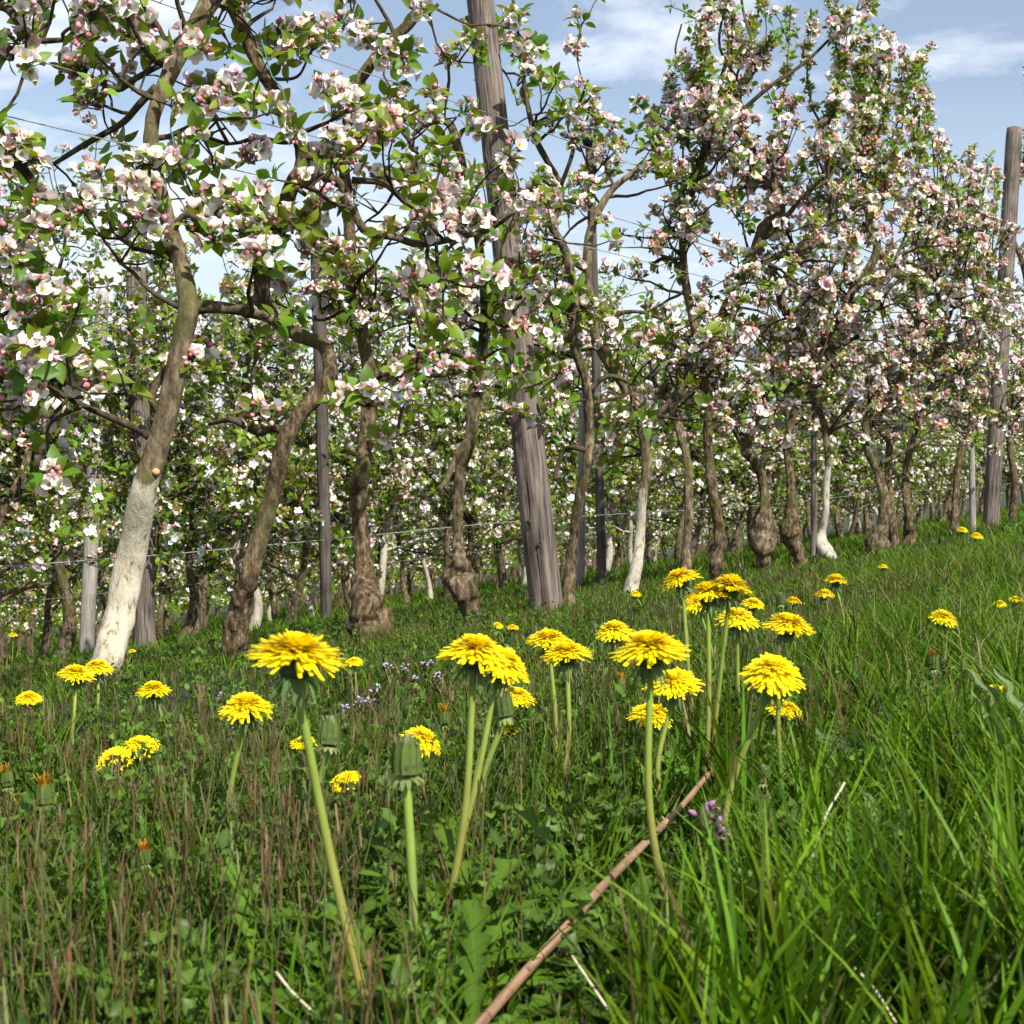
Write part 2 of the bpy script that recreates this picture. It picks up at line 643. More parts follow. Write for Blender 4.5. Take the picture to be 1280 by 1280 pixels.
def petiole(a, b, r=0.0008, c=(0.16, 0.22, 0.07)):
    d = unit(b - a)
    s = unit(np.cross(d, [0.3, 0.5, 0.81])) * r
    t = np.cross(d, s)
    V = np.array([a + s, a + t, a - s, a - t, b + s, b + t, b - s, b - t])
    return V, np.array([[0, 1, 5, 4], [1, 2, 6, 5], [2, 3, 7, 6], [3, 0, 4, 7]]), np.array(c)


def cluster(rng, nf, nb, hi=True, spread_=1.0):
    """corymb of blossoms and buds growing from the origin along +Z"""
    g = Geo()
    tot = nf + nb
    order = rng.permutation(tot)
    for i in range(tot):
        el = math.radians(rng.uniform(8, 78)) if i else math.radians(rng.uniform(0, 15))
        az = i * 2.4 + rng.uniform(-.4, .4)
        d = np.array([math.sin(el) * math.cos(az), math.sin(el) * math.sin(az), math.cos(el)])
        e = d * rng.uniform(0.017, 0.031) * spread_
        V, Fq, c = petiole(np.zeros(3), e)
        g.add(V, Fq, c)
        fd = unit(d + rng.normal(0, .25, 3))
        R = frames(fd[None], np.array([rng.uniform(0, 6.28)]))
        if order[i] < nf:
            t = flower(rng, hi, pink=rng.choice([.03, .08, .18, .45]), opening=rng.uniform(.2, .9))
        else:
            t = bud(rng, hi, deep=rng.uniform(.1, 1))
        place(g, t[:3], R, e[None], np.array([rng.uniform(.85, 1.1)]))
    V, Fq, C, _ = g.arrays()
    return V, Fq, C


def rosette(rng, n, hi=True, size=1.0):
    """leaves round a spur, growing along +Z"""
    g = Geo()
    for i in range(n):
        ln = rng.uniform(0.026, 0.047) * size
        V, Fq, u = strip(ln, ln * rng.uniform(.50, .64), 5 if hi else 2, leaf_prof, 2 if hi else 1, fold=rng.uniform(.15, .5) if hi else 0, curl=rng.uniform(.05, .45))
        V[:, 1] += 0.010
        base = np.array([0.108, 0.205, 0.017]) * rng.uniform(.70, 1.35) * np.array([rng.uniform(.85, 1.35), 1, rng.uniform(.8, 1.2)])
        V = V @ rot_x(math.radians(rng.uniform(0, 62))).T @ rot_z(i * 2.4 + rng.uniform(-.4, .4)).T
        V[:, 2] += rng.uniform(-.004, .012)
        g.add(V, Fq, base)
        Vp, Fp, c = petiole(np.zeros(3), V[1] if hi else V[0], 0.0007)
        g.add(Vp, Fp, np.array([0.14, 0.20, 0.06]))
    V, Fq, C, _ = g.arrays()
    return V, Fq, C


rt = np.random.default_rng(3)
CL_HI = [cluster(rt, nf, nb, True) for nf, nb in ((5, 5), (4, 7), (6, 4), (3, 8), (4, 7), (2, 9), (1, 9), (5, 4))]
CL_LO = [cluster(rt, nf, nb, False, 1.1) for nf, nb in ((4, 2), (3, 3), (4, 3), (2, 4))]
RO_HI = [rosette(rt, n, True) for n in (5, 6, 7, 5, 7, 6)]
RO_LO = [rosette(rt, n, False, 1.05) for n in (6, 7, 8, 7)]
CL_MESH = [make_mesh('blossom_cluster', c[0], c[1], c[2], None, [M_PETAL]) for c in CL_HI]


# ------------------------------------------------------------------ branches
def grow(rng, p, d, ln, r0, r1, wob=0.35, up=0.1, step=0.03):
    n = max(4, int(ln / step))
    pts = [np.array(p, float)]
    d = unit(d)
    for i in range(n):
        d = unit(d + rng.normal(0, wob, 3) * 0.5 + np.array([0, 0, up]) * 0.35)
        pts.append(pts[-1] + d * ln / n)
    return np.array(pts), np.linspace(r0, r1, n + 1)


def crown_from(rng, limbs, base_z, zmin, zmax, n_lat, lat_len=(0.14, 0.42), sub=3, up=0.12):
    """side twigs and cluster spots along the limbs"""
    twigs, spots = [], []
    samp = []
    for pts, rad in limbs:
        seg = np.linalg.norm(np.diff(pts, axis=0), axis=1)
        for i in range(1, len(pts)):
            if zmin < pts[i][2] - base_z < zmax:
                samp.append((pts[i], unit(pts[i] - pts[i - 1]), rad[i], seg[i - 1]))
    if not samp:
        return twigs, spots
    wgt = np.array([s[3] for s in samp])
    wgt = wgt / wgt.sum()
    for _ in range(n_lat):
        p, tg, r, _s = samp[rng.choice(len(samp), p=wgt)]
        a = rng.uniform(0, 2 * math.pi)
        side = unit(np.cross(tg, [math.cos(a), math.sin(a), 0.3]))
        d = unit(side + tg * rng.uniform(-.1, .6) + np.array([0, 0, rng.uniform(-.25, .35)]))
        ln = rng.uniform(*lat_len)
        tp, tr = grow(rng, p, d, ln, min(r * 0.6, 0.0055), 0.0016, 0.42, up)
        keep = tp[:, 2] - base_z < zmax + 0.1
        if keep.sum() < 4:
            continue
        tp, tr = tp[keep], tr[keep]
        twigs.append((tp, tr, 5))
        spots.append((tp[-1], tp[-1] - tp[-2]))
        for _k2 in range(sub):
            i = rng.integers(1, len(tp))
            d2 = unit(rng.normal(0, 1, 3) + np.array([0, 0, .35]))
            sp, sr = grow(rng, tp[i], d2, rng.uniform(.025, .11), 0.0024, 0.0014, .3, .1, .02)
            twigs.append((sp, sr, 4))
            spots.append((sp[-1], sp[-1] - sp[-2]))
    return twigs, spots


def foliage(geo, rng, spots, tpls, s=(0.8, 1.2), light=1.0):
    k = len(spots)
    T = np.array([a[0] for a in spots])
    D = unit(np.array([a[1] for a in spots])) + np.array([0, 0, 0.55]) + rng.normal(0, .2, (k, 3))
    which = rng.integers(0, len(tpls), k)
    S = rng.uniform(s[0], s[1], k)
    tw = rng.uniform(0, 6.28, k)
    b = rng.uniform(.75, 1.3, (k, 1)) * light
    tint = b * np.stack([rng.uniform(.85, 1.3, k), np.ones(k), rng.uniform(.8, 1.2, k)], 1)
    R = frames(D, tw)
    for w in range(len(tpls)):
        m = which == w
        place(geo, tpls[w], R[m], T[m], S[m], tint[m], 0)
    return R, T, S, which


def twig_mesh(geo, twigs, m):
    for tp, tr, sides in twigs:
        V, Fq = tube(tp, tr, sides, cap=False)
        geo.add(V, Fq, np.array([.1, .1, .1]), m)


# ------------------------------------------------------------------ the front row, each tree drawn after the photograph
GROW = 'apple trees of the front row'
# pixel path of the trunk (x, y, half width), limbs, and how the crown grows
TREES = [
    dict(k='Z', label='apple tree just off the left edge, only its blossoming branches reaching in', base=(-106, 905),
         trunk=[(-106, 905, 24), (-100, 780, 20), (-112, 640, 18), (-95, 500, 17), (-70, 380, 16), (-60, 250, 14), (-75, 120, 13), (-60, 0, 12), (-50, -90, 10)],
         limbs=[[(-62, 260, 9), (-20, 205, 8), (20, 205, 8), (45, 232, 7), (70, 255, 5)], [(-72, 110, 9), (-30, 20, 9), (5, 8, 8), (27, 34, 7), (47, 50, 6), (80, 50, 4)],
                [(-85, 440, 9), (-40, 410, 7), (0, 392, 6), (25, 402, 4)], [(-90, 480, 8), (-40, 490, 6), (10, 470, 5), (45, 455, 3)]],
         n=34, zmin=.45, zmax=1.5),
    dict(k='A', label='apple tree with pale whitewashed lower trunk leaning right, nearest in the front row', base=(128, 852), white=0.37, mat='white',
         trunk=[(128, 856, 27), (134, 825, 25), (150, 768, 24), (165, 690, 23), (181, 610, 21), (196, 563, 19), (213, 500, 18), (227, 430, 17), (236, 385, 17), (229, 340, 14), (218, 302, 13.5), (203, 250, 13), (190, 190, 13), (192, 144, 12), (214, 87, 13.5), (247, 27, 15), (268, -8, 15), (290, -70, 13), (300, -130, 10)],
         limbs=[[(195, 108, 6), (172, 133, 6), (151, 155, 5.5), (107, 180, 5), (67, 205, 3.5)], [(203, 80, 5), (170, 98, 5), (148, 112, 5), (124, 104, 4), (100, 104, 3)],
                [(186, 545, 8), (172, 536, 7), (144, 524, 6), (104, 507, 5), (57, 482, 3.5)], [(200, 520, 6), (190, 495, 7), (205, 465, 6), (232, 440, 5), (250, 420, 3)],
                [(236, 385, 13), (262, 384, 11), (300, 388, 9), (342, 399, 8)], [(250, 20, 5), (215, 54, 4), (196, 30, 4), (175, -5, 3)],
                [(215, 290, 5), (232, 268, 5), (258, 280, 4), (275, 275, 3)]],
         n=40, zmin=.56, zmax=1.5),
    dict(k='B', label='front apple tree with a strong S bend, its trunk swinging right and back left', base=(295, 812), mat='old',
         trunk=[(296, 822, 22), (293, 795, 21), (302, 755, 20), (312, 722, 16), (325, 670, 14), (342, 615, 13.5), (354, 560, 14), (372, 522, 14), (398, 492, 13.5), (413, 460, 12), (404, 432, 11.5), (378, 421, 11), (348, 404, 11), (330, 378, 13), (330, 335, 14), (348, 275, 13), (366, 232, 12.5), (378, 200, 12), (372, 168, 12), (355, 134, 12), (339, 108, 11), (321, 77, 10.5), (299, 27, 11), (283, -10, 10), (268, -60, 8)],
         limbs=[[(366, 234, 9), (384, 227, 8), (405, 222, 7.5), (426, 230, 7.5), (440, 257, 7), (456, 288, 7), (492, 296, 6.5), (526, 305, 6), (576, 296, 5), (613, 286, 4), (643, 265, 3)],
                [(376, 175, 4), (352, 178, 4), (325, 172, 4), (300, 178, 3), (285, 180, 2.5)], [(360, 550, 7), (345, 535, 7), (320, 540, 6), (290, 525, 5), (262, 530, 3)],
                [(400, 490, 6), (418, 496, 6), (440, 500, 5), (462, 508, 4)], [(258, 128, 5), (240, 150, 4), (228, 118, 3)]][:4],
         n=40, zmin=.50, zmax=1.5),
    dict(k='C', label='front apple tree with one large round hairy burl at its foot', base=(463, 800), mat='old',
         trunk=[(462, 815, 17), (463, 797, 22), (462, 778, 25), (459, 755, 19), (456, 735, 14), (452, 672, 13.5), (448, 618, 13), (454, 588, 12.5), (458, 547, 12), (464, 487, 12), (456, 430, 11), (440, 360, 10), (436, 280, 9.5), (430, 190, 9), (445, 110, 9), (478, 62, 9.5), (514, 26, 9), (545, -25, 7)],
         limbs=[[(462, 470, 8), (490, 462, 8), (520, 458, 7), (545, 468, 6), (580, 462, 4)], [(452, 420, 6), (425, 380, 5), (432, 340, 4)],
                [(445, 115, 6), (470, 140, 5), (500, 160, 5), (520, 190, 3)], [(440, 225, 6), (480, 230, 5), (510, 255, 5), (545, 275, 4), (575, 300, 3)], [(540, -15, 4), (535, 15, 4), (548, 5, 3)]],
         n=44, zmin=.44, zmax=1.5, burl=(463, 779)),
    dict(k='D', label='front apple tree with a knobbly burl on its thin trunk, left of leaning post', base=(590, 785), mat='plain',
         trunk=[(594, 800, 10), (590, 778, 10), (586, 752, 11), (577, 735, 16), (573, 718, 17), (574, 696, 11), (573, 672, 8.5), (573, 632, 8.5), (576, 591, 9), (588, 548, 10), (593, 505, 10.5), (600, 465, 9), (606, 390, 7.5), (601, 325, 7), (592, 268, 7), (581, 222, 7), (571, 178, 7), (559, 153, 6.5), (534, 154, 5.5), (515, 170, 3)],
         limbs=[[(588, 548, 8), (570, 572, 6), (558, 600, 5), (548, 612, 4)], [(571, 178, 4), (577, 165, 4), (583, 160, 2.5)], [(600, 465, 6), (570, 440, 6), (540, 445, 5), (512, 430, 3)],
                [(604, 410, 5), (625, 380, 4), (652, 372, 3)], [(592, 270, 4), (622, 250, 4), (650, 240, 4), (690, 232, 3)], [(600, 330, 4), (570, 350, 4), (545, 330, 3)]],
         n=42, zmin=.42, zmax=1.25),
    dict(k='E', label='slim front apple tree right behind the foot of the leaning post, small arched twig', base=(710, 742), mat='plain',
         trunk=[(710, 748, 12), (711, 730, 11), (716, 680, 8), (722, 632, 8), (734, 581, 8), (737, 541, 8), (733, 480, 7.5), (722, 445, 8), (716, 420, 7.5), (719, 395, 7), (716, 352, 7), (704, 309, 7), (690, 282, 6.5), (698, 262, 6), (700, 232, 5.5), (686, 205, 5), (673, 181, 5), (666, 160, 4.5), (657, 118, 4), (648, 50, 3.2), (640, -10, 2.6)],
         limbs=[[(737, 565, 4), (722, 560, 4.5), (706, 562, 4), (696, 585, 4), (694, 600, 3)], [(700, 235, 4), (716, 190, 3.5), (722, 140, 3), (735, 100, 2)], [(718, 390, 5), (690, 372, 4), (668, 360, 3)], [(734, 490, 5), (760, 470, 4), (790, 480, 3)]],
         n=40, zmin=.48, zmax=1.45),
    dict(k='F', label='front apple tree with grey white peeled lower trunk, right of the leaning post', base=(795, 740), mat='white', white=0.34,
         trunk=[(786, 748, 14), (790, 730, 12), (797, 699, 9), (800, 665, 8), (803, 618, 7.5), (808, 592, 9), (806, 558, 8), (798, 520, 8), (782, 485, 8), (758, 450, 8), (742, 410, 8), (734, 336, 7.5), (739, 286, 7), (760, 243, 5.5), (788, 218, 4.5), (828, 191, 3)],
         limbs=[[(735, 340, 5), (715, 330, 4), (700, 345, 3.5), (690, 380, 3)], [(740, 280, 5), (738, 240, 4), (748, 190, 3), (765, 160, 2)], [(804, 545, 5), (822, 520, 5), (838, 500, 4)], [(750, 430, 5), (770, 395, 4), (800, 390, 3), (830, 400, 2.5)]],
         n=44, zmin=.40, zmax=1.42),
    dict(k='G', label='tall front apple tree whose thin dark leader rises against open sky, kinked halfway', base=(857, 708), mat='plain',
         trunk=[(857, 714, 11), (858, 690, 9), (861, 632, 7.5), (858, 571, 7), (848, 535, 7), (841, 505, 8), (862, 468, 8), (870, 427, 7.5), (857, 353, 7.5), (853, 302, 7), (853, 265, 6.5), (869, 225, 6.5), (880, 195, 6), (900, 148, 5), (927, 107, 4), (940, 60, 3), (928, 8, 2.5), (925, -40, 2)],
         limbs=[[(841, 505, 6), (825, 490, 5), (815, 470, 4)], [(856, 340, 5), (835, 322, 4), (815, 330, 3)], [(900, 150, 3), (872, 110, 3), (845, 70, 2), (852, 30, 1.6)], [(865, 450, 5), (890, 425, 4), (915, 430, 3)], [(927, 107, 3), (900, 60, 2.5), (905, 10, 2)]],
         n=44, zmin=.42, zmax=1.75, shoots=[(835, 100), (848, 75), (872, 20), (890, 5), (915, -10), (948, 5), (965, 40)]),
    dict(k='H', label='front apple tree with dark cracked trunk and heavy crooked limb up right', base=(895, 718), mat='old',
         trunk=[(893, 722, 13), (895, 705, 12), (899, 665, 10), (891, 618, 9), (885, 558, 8.5), (886, 500, 8), (880, 464, 8), (893, 415, 9), (925, 350, 9.5), (945, 312, 10), (955, 284, 10), (976, 264, 9), (962, 222, 8), (938, 188, 7), (915, 150, 6), (900, 110, 4.5), (912, 55, 3), (900, 0, 2)],
         limbs=[[(955, 284, 6), (985, 268, 5), (1003, 245, 4), (1035, 225, 3)], [(925, 350, 6), (965, 322, 7), (998, 318, 6), (1030, 300, 4)], [(915, 150, 4), (960, 110, 4), (1010, 75, 3), (1055, 30, 2), (1088, 0, 1.6)], [(884, 480, 5), (860, 470, 4), (838, 452, 3)]],
         n=48, zmin=.42, zmax=1.8, shoots=[(1085, 5), (1065, 20), (1040, -5), (1012, 20), (985, 15), (1108, 50)]),
    dict(k='I', label='front apple tree with a dark mushroom shaped burl low on the trunk', base=(952, 706), mat='plain',
         trunk=[(953, 712, 9), (953, 695, 9), (953, 682, 15), (953, 668, 17), (955, 652, 11), (956, 630, 8.5), (953, 600, 8.5), (943, 576, 9), (932, 560, 9), (947, 521, 8.5), (968, 490, 8), (992, 482, 7), (1008, 440, 7), (990, 400, 7.5), (975, 370, 8), (990, 335, 7), (1012, 300, 6), (1040, 250, 6), (1032, 190, 4.5), (1042, 130, 3.5), (1058, 60, 2.6), (1075, 0, 2)],
         limbs=[[(932, 560, 6), (920, 540, 6), (905, 500, 5), (910, 450, 4)], [(992, 482, 5), (1020, 470, 4), (1040, 450, 3)], [(1035, 240, 4), (1075, 200, 3), (1095, 140, 2)]],
         n=48, zmin=.42, zmax=1.9, shoots=[(1112, 52), (1060, 60), (1085, 70), (1100, 95)]),
    dict(k='J', label='front apple tree with dark twisted burl leaning right, between mushroom burl and white trunk', base=(1000, 700), mat='old',
         trunk=[(1002, 706, 9), (998, 690, 9), (988, 672, 12), (986, 658, 13), (989, 640, 8.5), (988, 598, 7.5), (984, 558, 7), (996, 505, 7), (1022, 440, 7), (1050, 395, 7.5), (1068, 360, 7.5), (1096, 314, 7), (1085, 260, 5), (1090, 190, 4), (1110, 120, 3), (1112, 60, 2)],
         limbs=[[(1096, 314, 6), (1118, 335, 7), (1100, 355, 7), (1068, 385, 7)], [(996, 505, 5), (975, 470, 4), (960, 430, 3)], [(1022, 440, 4), (1055, 430, 4), (1080, 415, 3)]],
         n=46, zmin=.42, zmax=1.9, shoots=[(1150, 80), (1125, 90), (1138, 105), (1160, 120)]),
    dict(k='K', label='front apple tree with chalk white bent trunk and pale swollen foot', base=(1030, 698), mat='white', white=0.40,
         trunk=[(1042, 702, 9), (1034, 692, 14), (1026, 680, 13), (1027, 664, 8), (1032, 640, 6), (1033, 605, 6), (1035, 575, 6), (1030, 530, 6), (1015, 480, 6), (1020, 420, 5.5), (1050, 360, 5), (1060, 300, 4.5), (1050, 240, 4)],
         limbs=[[(1032, 545, 4), (1060, 510, 4), (1085, 480, 3)], [(1018, 450, 4), (990, 430, 3), (970, 405, 2.5)]],
         n=34, zmin=.45, zmax=1.5),
    dict(k='L', label='front apple tree whose curved trunk springs from a low dark turban burl', base=(1098, 690), mat='plain',
         trunk=[(1098, 700, 13), (1098, 688, 17), (1097, 676, 15), (1102, 660, 8), (1106, 632, 7.5), (1097, 592, 7), (1084, 562, 7), (1084, 527, 8), (1100, 508, 7.5), (1120, 490, 6), (1135, 440, 6), (1150, 385, 5.5), (1140, 330, 5), (1150, 260, 4), (1148, 180, 3), (1150, 100, 2)],
         limbs=[[(1084, 527, 5), (1070, 490, 5), (1075, 440, 4)], [(1100, 580, 4), (1130, 565, 4), (1160, 545, 3)]],
         n=46, zmin=.42, zmax=1.9, shoots=[(1152, 75), (1178, 175), (1165, 150), (1190, 200)]),
    dict(k='M', label='front apple tree with straight slim trunk close behind the turban burl', base=(1118, 684), mat='plain',
         trunk=[(1116, 690, 11), (1117, 675, 9), (1115, 650, 7), (1110, 585, 6.5), (1118, 520, 6), (1140, 450, 5.5), (1175, 380, 6), (1205, 372, 6), (1228, 390, 5.5), (1236, 412, 5)],
         limbs=[[(1175, 380, 5), (1165, 320, 4), (1180, 250, 3), (1172, 185, 2)], [(1140, 450, 4), (1160, 470, 3), (1190, 465, 2.5)]],
         n=42, zmin=.42, zmax=1.8, shoots=[(1182, 178), (1212, 188), (1200, 215), (1225, 215)]),
    dict(k='N', label='front apple tree with stumpy brown trunk and bulging foot, well left of the right post', base=(1137, 676), mat='old',
         trunk=[(1137, 684, 12), (1137, 668, 11), (1134, 640, 7), (1132, 600, 7), (1140, 550, 6), (1160, 500, 6), (1170, 440, 5), (1190, 380, 5), (1200, 300, 4), (1195, 230, 3)],
         limbs=[[(1160, 500, 4), (1185, 490, 4), (1210, 470, 3)], [(1190, 380, 3), (1170, 340, 3), (1160, 300, 2)]],
         n=40, zmin=.42, zmax=1.75, shoots=[(1215, 190)]),
    dict(k='O', label='front apple tree with slim dark trunk directly left of the right post', base=(1193, 668), mat='old',
         trunk=[(1193, 676, 9), (1193, 655, 7), (1195, 610, 6), (1200, 570, 6), (1215, 530, 5.5), (1210, 470, 5), (1225, 410, 5), (1235, 340, 4.5), (1225, 270, 3.5), (1235, 205, 2.5)],
         limbs=[[(1215, 530, 5), (1250, 515, 4), (1285, 520, 3)], [(1225, 400, 3), (1200, 360, 3), (1190, 330, 2)]],
         n=40, zmin=.42, zmax=1.8, shoots=[(1240, 200)]),
    dict(k='Q', label='last front apple tree at the right edge, in front of the right post top', base=(1266, 655), mat='plain',
         trunk=[(1266, 664, 9), (1266, 640, 7), (1268, 600, 6), (1262, 550, 6), (1270, 490, 5), (1290, 420, 5), (1280, 340, 4), (1262, 270, 3.5), (1285, 190, 3), (1288, 90, 2)],
         limbs=[[(1270, 490, 4), (1245, 450, 3), (1240, 400, 3)]],
         n=44, zmin=.42, zmax=1.95, shoots=[(1285, 85)]),
    dict(k='R', label='apple tree of the front row just beyond the right edge, branches only', base=(1318, 648), mat='plain',
         trunk=[(1318, 656, 8), (1318, 620, 6), (1312, 560, 6), (1322, 490, 5), (1310, 420, 4.5), (1318, 340, 4), (1310, 250, 3), (1315, 170, 2)], limbs=[],
         n=40, zmin=.42, zmax=1.95),
]

# blossom clumps the photograph shows (x, y, spread in pixels)
CLUMPS = [(120, 15, 30), (15, 60, 25), (125, 45, 22), (162, 50, 18), (255, 65, 12), (370, 40, 32), (388, 65, 22), (120, 130, 28), (5, 175, 25), (30, 200, 20),
          (55, 270, 25), (180, 205, 25), (215, 205, 15), (265, 195, 20), (160, 245, 20), (310, 200, 15), (270, 130, 25), (320, 130, 22), (20, 310, 28),
          (245, 292, 18), (268, 300, 14), (290, 250, 30), (330, 265, 32), (350, 290, 28), (405, 300, 32), (420, 330, 28), (380, 285, 20), (45, 385, 25),
          (70, 400, 20), (25, 440, 30), (60, 450, 30), (105, 470, 22), (60, 550, 25), (65, 600, 20), (440, 20, 22), (480, 60, 22), (505, 70, 22), (440, 115, 24),
          (450, 190, 26), (440, 212, 18), (470, 150, 24), (430, 320, 24), (440, 370, 26), (480, 222, 18), (525, 228, 22), (555, 215, 20), (560, 330, 24), (585, 345, 22),
          (530, 292, 18), (585, 270, 24), (605, 232, 18), (607, 260, 18), (660, 92, 18), (650, 30, 16), (690, 90, 14), (668, 68, 14), (650, 250, 22), (682, 242, 20),
          (690, 150, 18), (712, 180, 20), (760, 158, 16), (695, 285, 18), (742, 212, 18), (742, 242, 18), (800, 222, 18), (822, 190, 16), (780, 400, 24), (640, 70, 14),
          (590, 385, 24), (640, 455, 16), (690, 500, 18), (460, 505, 22), (500, 470, 20), (330, 515, 22), (240, 440, 16), (430, 500, 16), (520, 490, 16), (560, 470, 18),
          (640, 520, 16), (100, 90, 14), (500, 370, 24), (470, 400, 22), (300, 290, 22), (400, 370, 24), (545, 390, 22), (610, 420, 20)]
clump_of = {t['k']: [] for t in TREES}


def path3(pts, p0, wig, rng, fixed_start=None):
    """pixel path -> world points at the depth of the tree, wandering a little in depth"""
    n = len(pts)
    off = np.cumsum(rng.normal(0, wig, n))
    off -= off[0]
    if fixed_start is not None:
        off += fixed_start
    out, rad = [], []
    for (x, y, r), o in zip(pts, off):
        d = p0 + o
        out.append(P(x, y, d))
        rad.append(r * d / F * (.76 if d < 4.2 else .70))
    return np.array(out), np.array(rad), off


built = {}
for t in TREES:
    rng = np.random.default_rng(ord(t['k']) * 7 + 1)
    px = t['base'][0]
    if t['k'] == 'Z':
        p = ROW1 * ND + (-0.36 + np.dot(row_depth(128), RD)) * RD
        # depth along the view axis
    else:
        p = row_depth(px)
    _, _, d0 = proj(np.array([p[0], p[1], gz(p[0], p[1])]))
    pts, rad, off = path3(t['trunk'], d0, 0.018, rng)
    if t['k'] in 'CDIJL':
        rad[:5] *= 1.42
    # set the foot into the ground
    g0 = gz(pts[0][0], pts[0][1])
    if pts[0][2] > g0 - 0.03:
        pts = np.vstack([[pts[0][0], pts[0][1], g0 - 0.04], pts])
        rad = np.concatenate([[rad[0] * 1.1], rad])
    cp_ = catmull(np.hstack([pts, rad[:, None]]), 9)
    t['tp'], t['tr'] = cp_[:, :3], cp_[:, 3]
    t['d0'] = float(d0)
    t['pos'] = np.array([pts[0][0], pts[0][1], gz(pts[0][0], pts[0][1])])
    t['lp'] = []
    for lb in t['limbs']:
        q0 = np.array([[a[0], a[1]] for a in t['trunk']])
        tpx, tpy, td = proj(t['tp'])
        # limbs start at the depth of the trunk or limb they leave
        best, dd = 1e9, d0
        for P3 in [t['tp']] + [x[0] for x in t['lp']]:
            a, b, c = proj(P3)
            e = np.hypot(a - lb[0][0], b - lb[0][1])
            i = int(np.argmin(e))
            if e[i] < best:
                best, dd = e[i], c[i]
        lpts, lrad, _o = path3(lb, dd, 0.03, rng)
        c2 = catmull(np.hstack([lpts, lrad[:, None]]), 5)
        t['lp'].append((c2[:, :3], c2[:, 3]))
    for sx, sy in t.get('shoots', []):
        allp = np.vstack([t['tp'][len(t['tp']) // 2:]] + [x[0] for x in t['lp']])
        a, b, c = proj(allp)
        i = int(np.argmin(np.hypot(a - sx, (b - sy - 170) * 0.8)))
        st = allp[i]
        en = P(sx, sy, c[i] + rng.uniform(-.12, .2))
        n = 7
        u = np.linspace(0, 1, n)[:, None]
        path = st * (1 - u) + en * u + np.array([0.03, 0.03, 0]) * np.sin(u * math.pi) * rng.normal(0, 1, (1, 3)) + rng.normal(0, .006, (n, 3)) * (u > 0)
        t['lp'].append((path, np.linspace(.005, .0016, n)))

for cx, cy, cs in CLUMPS:
    best = None
    for t in TREES:
        if t['k'] in 'MNOQR':
            continue
        for P3, rr in [(t['tp'], t['tr'])] + t['lp']:
            a, b, c = proj(P3)
            e = np.hypot(a - cx, b - cy)
            i = int(np.argmin(e))
            if best is None or e[i] < best[0]:
                best = (e[i], t['k'], P3[i], float(c[i]))
    clump_of[best[1]].append((cx, cy, cs, best[2], best[3]))

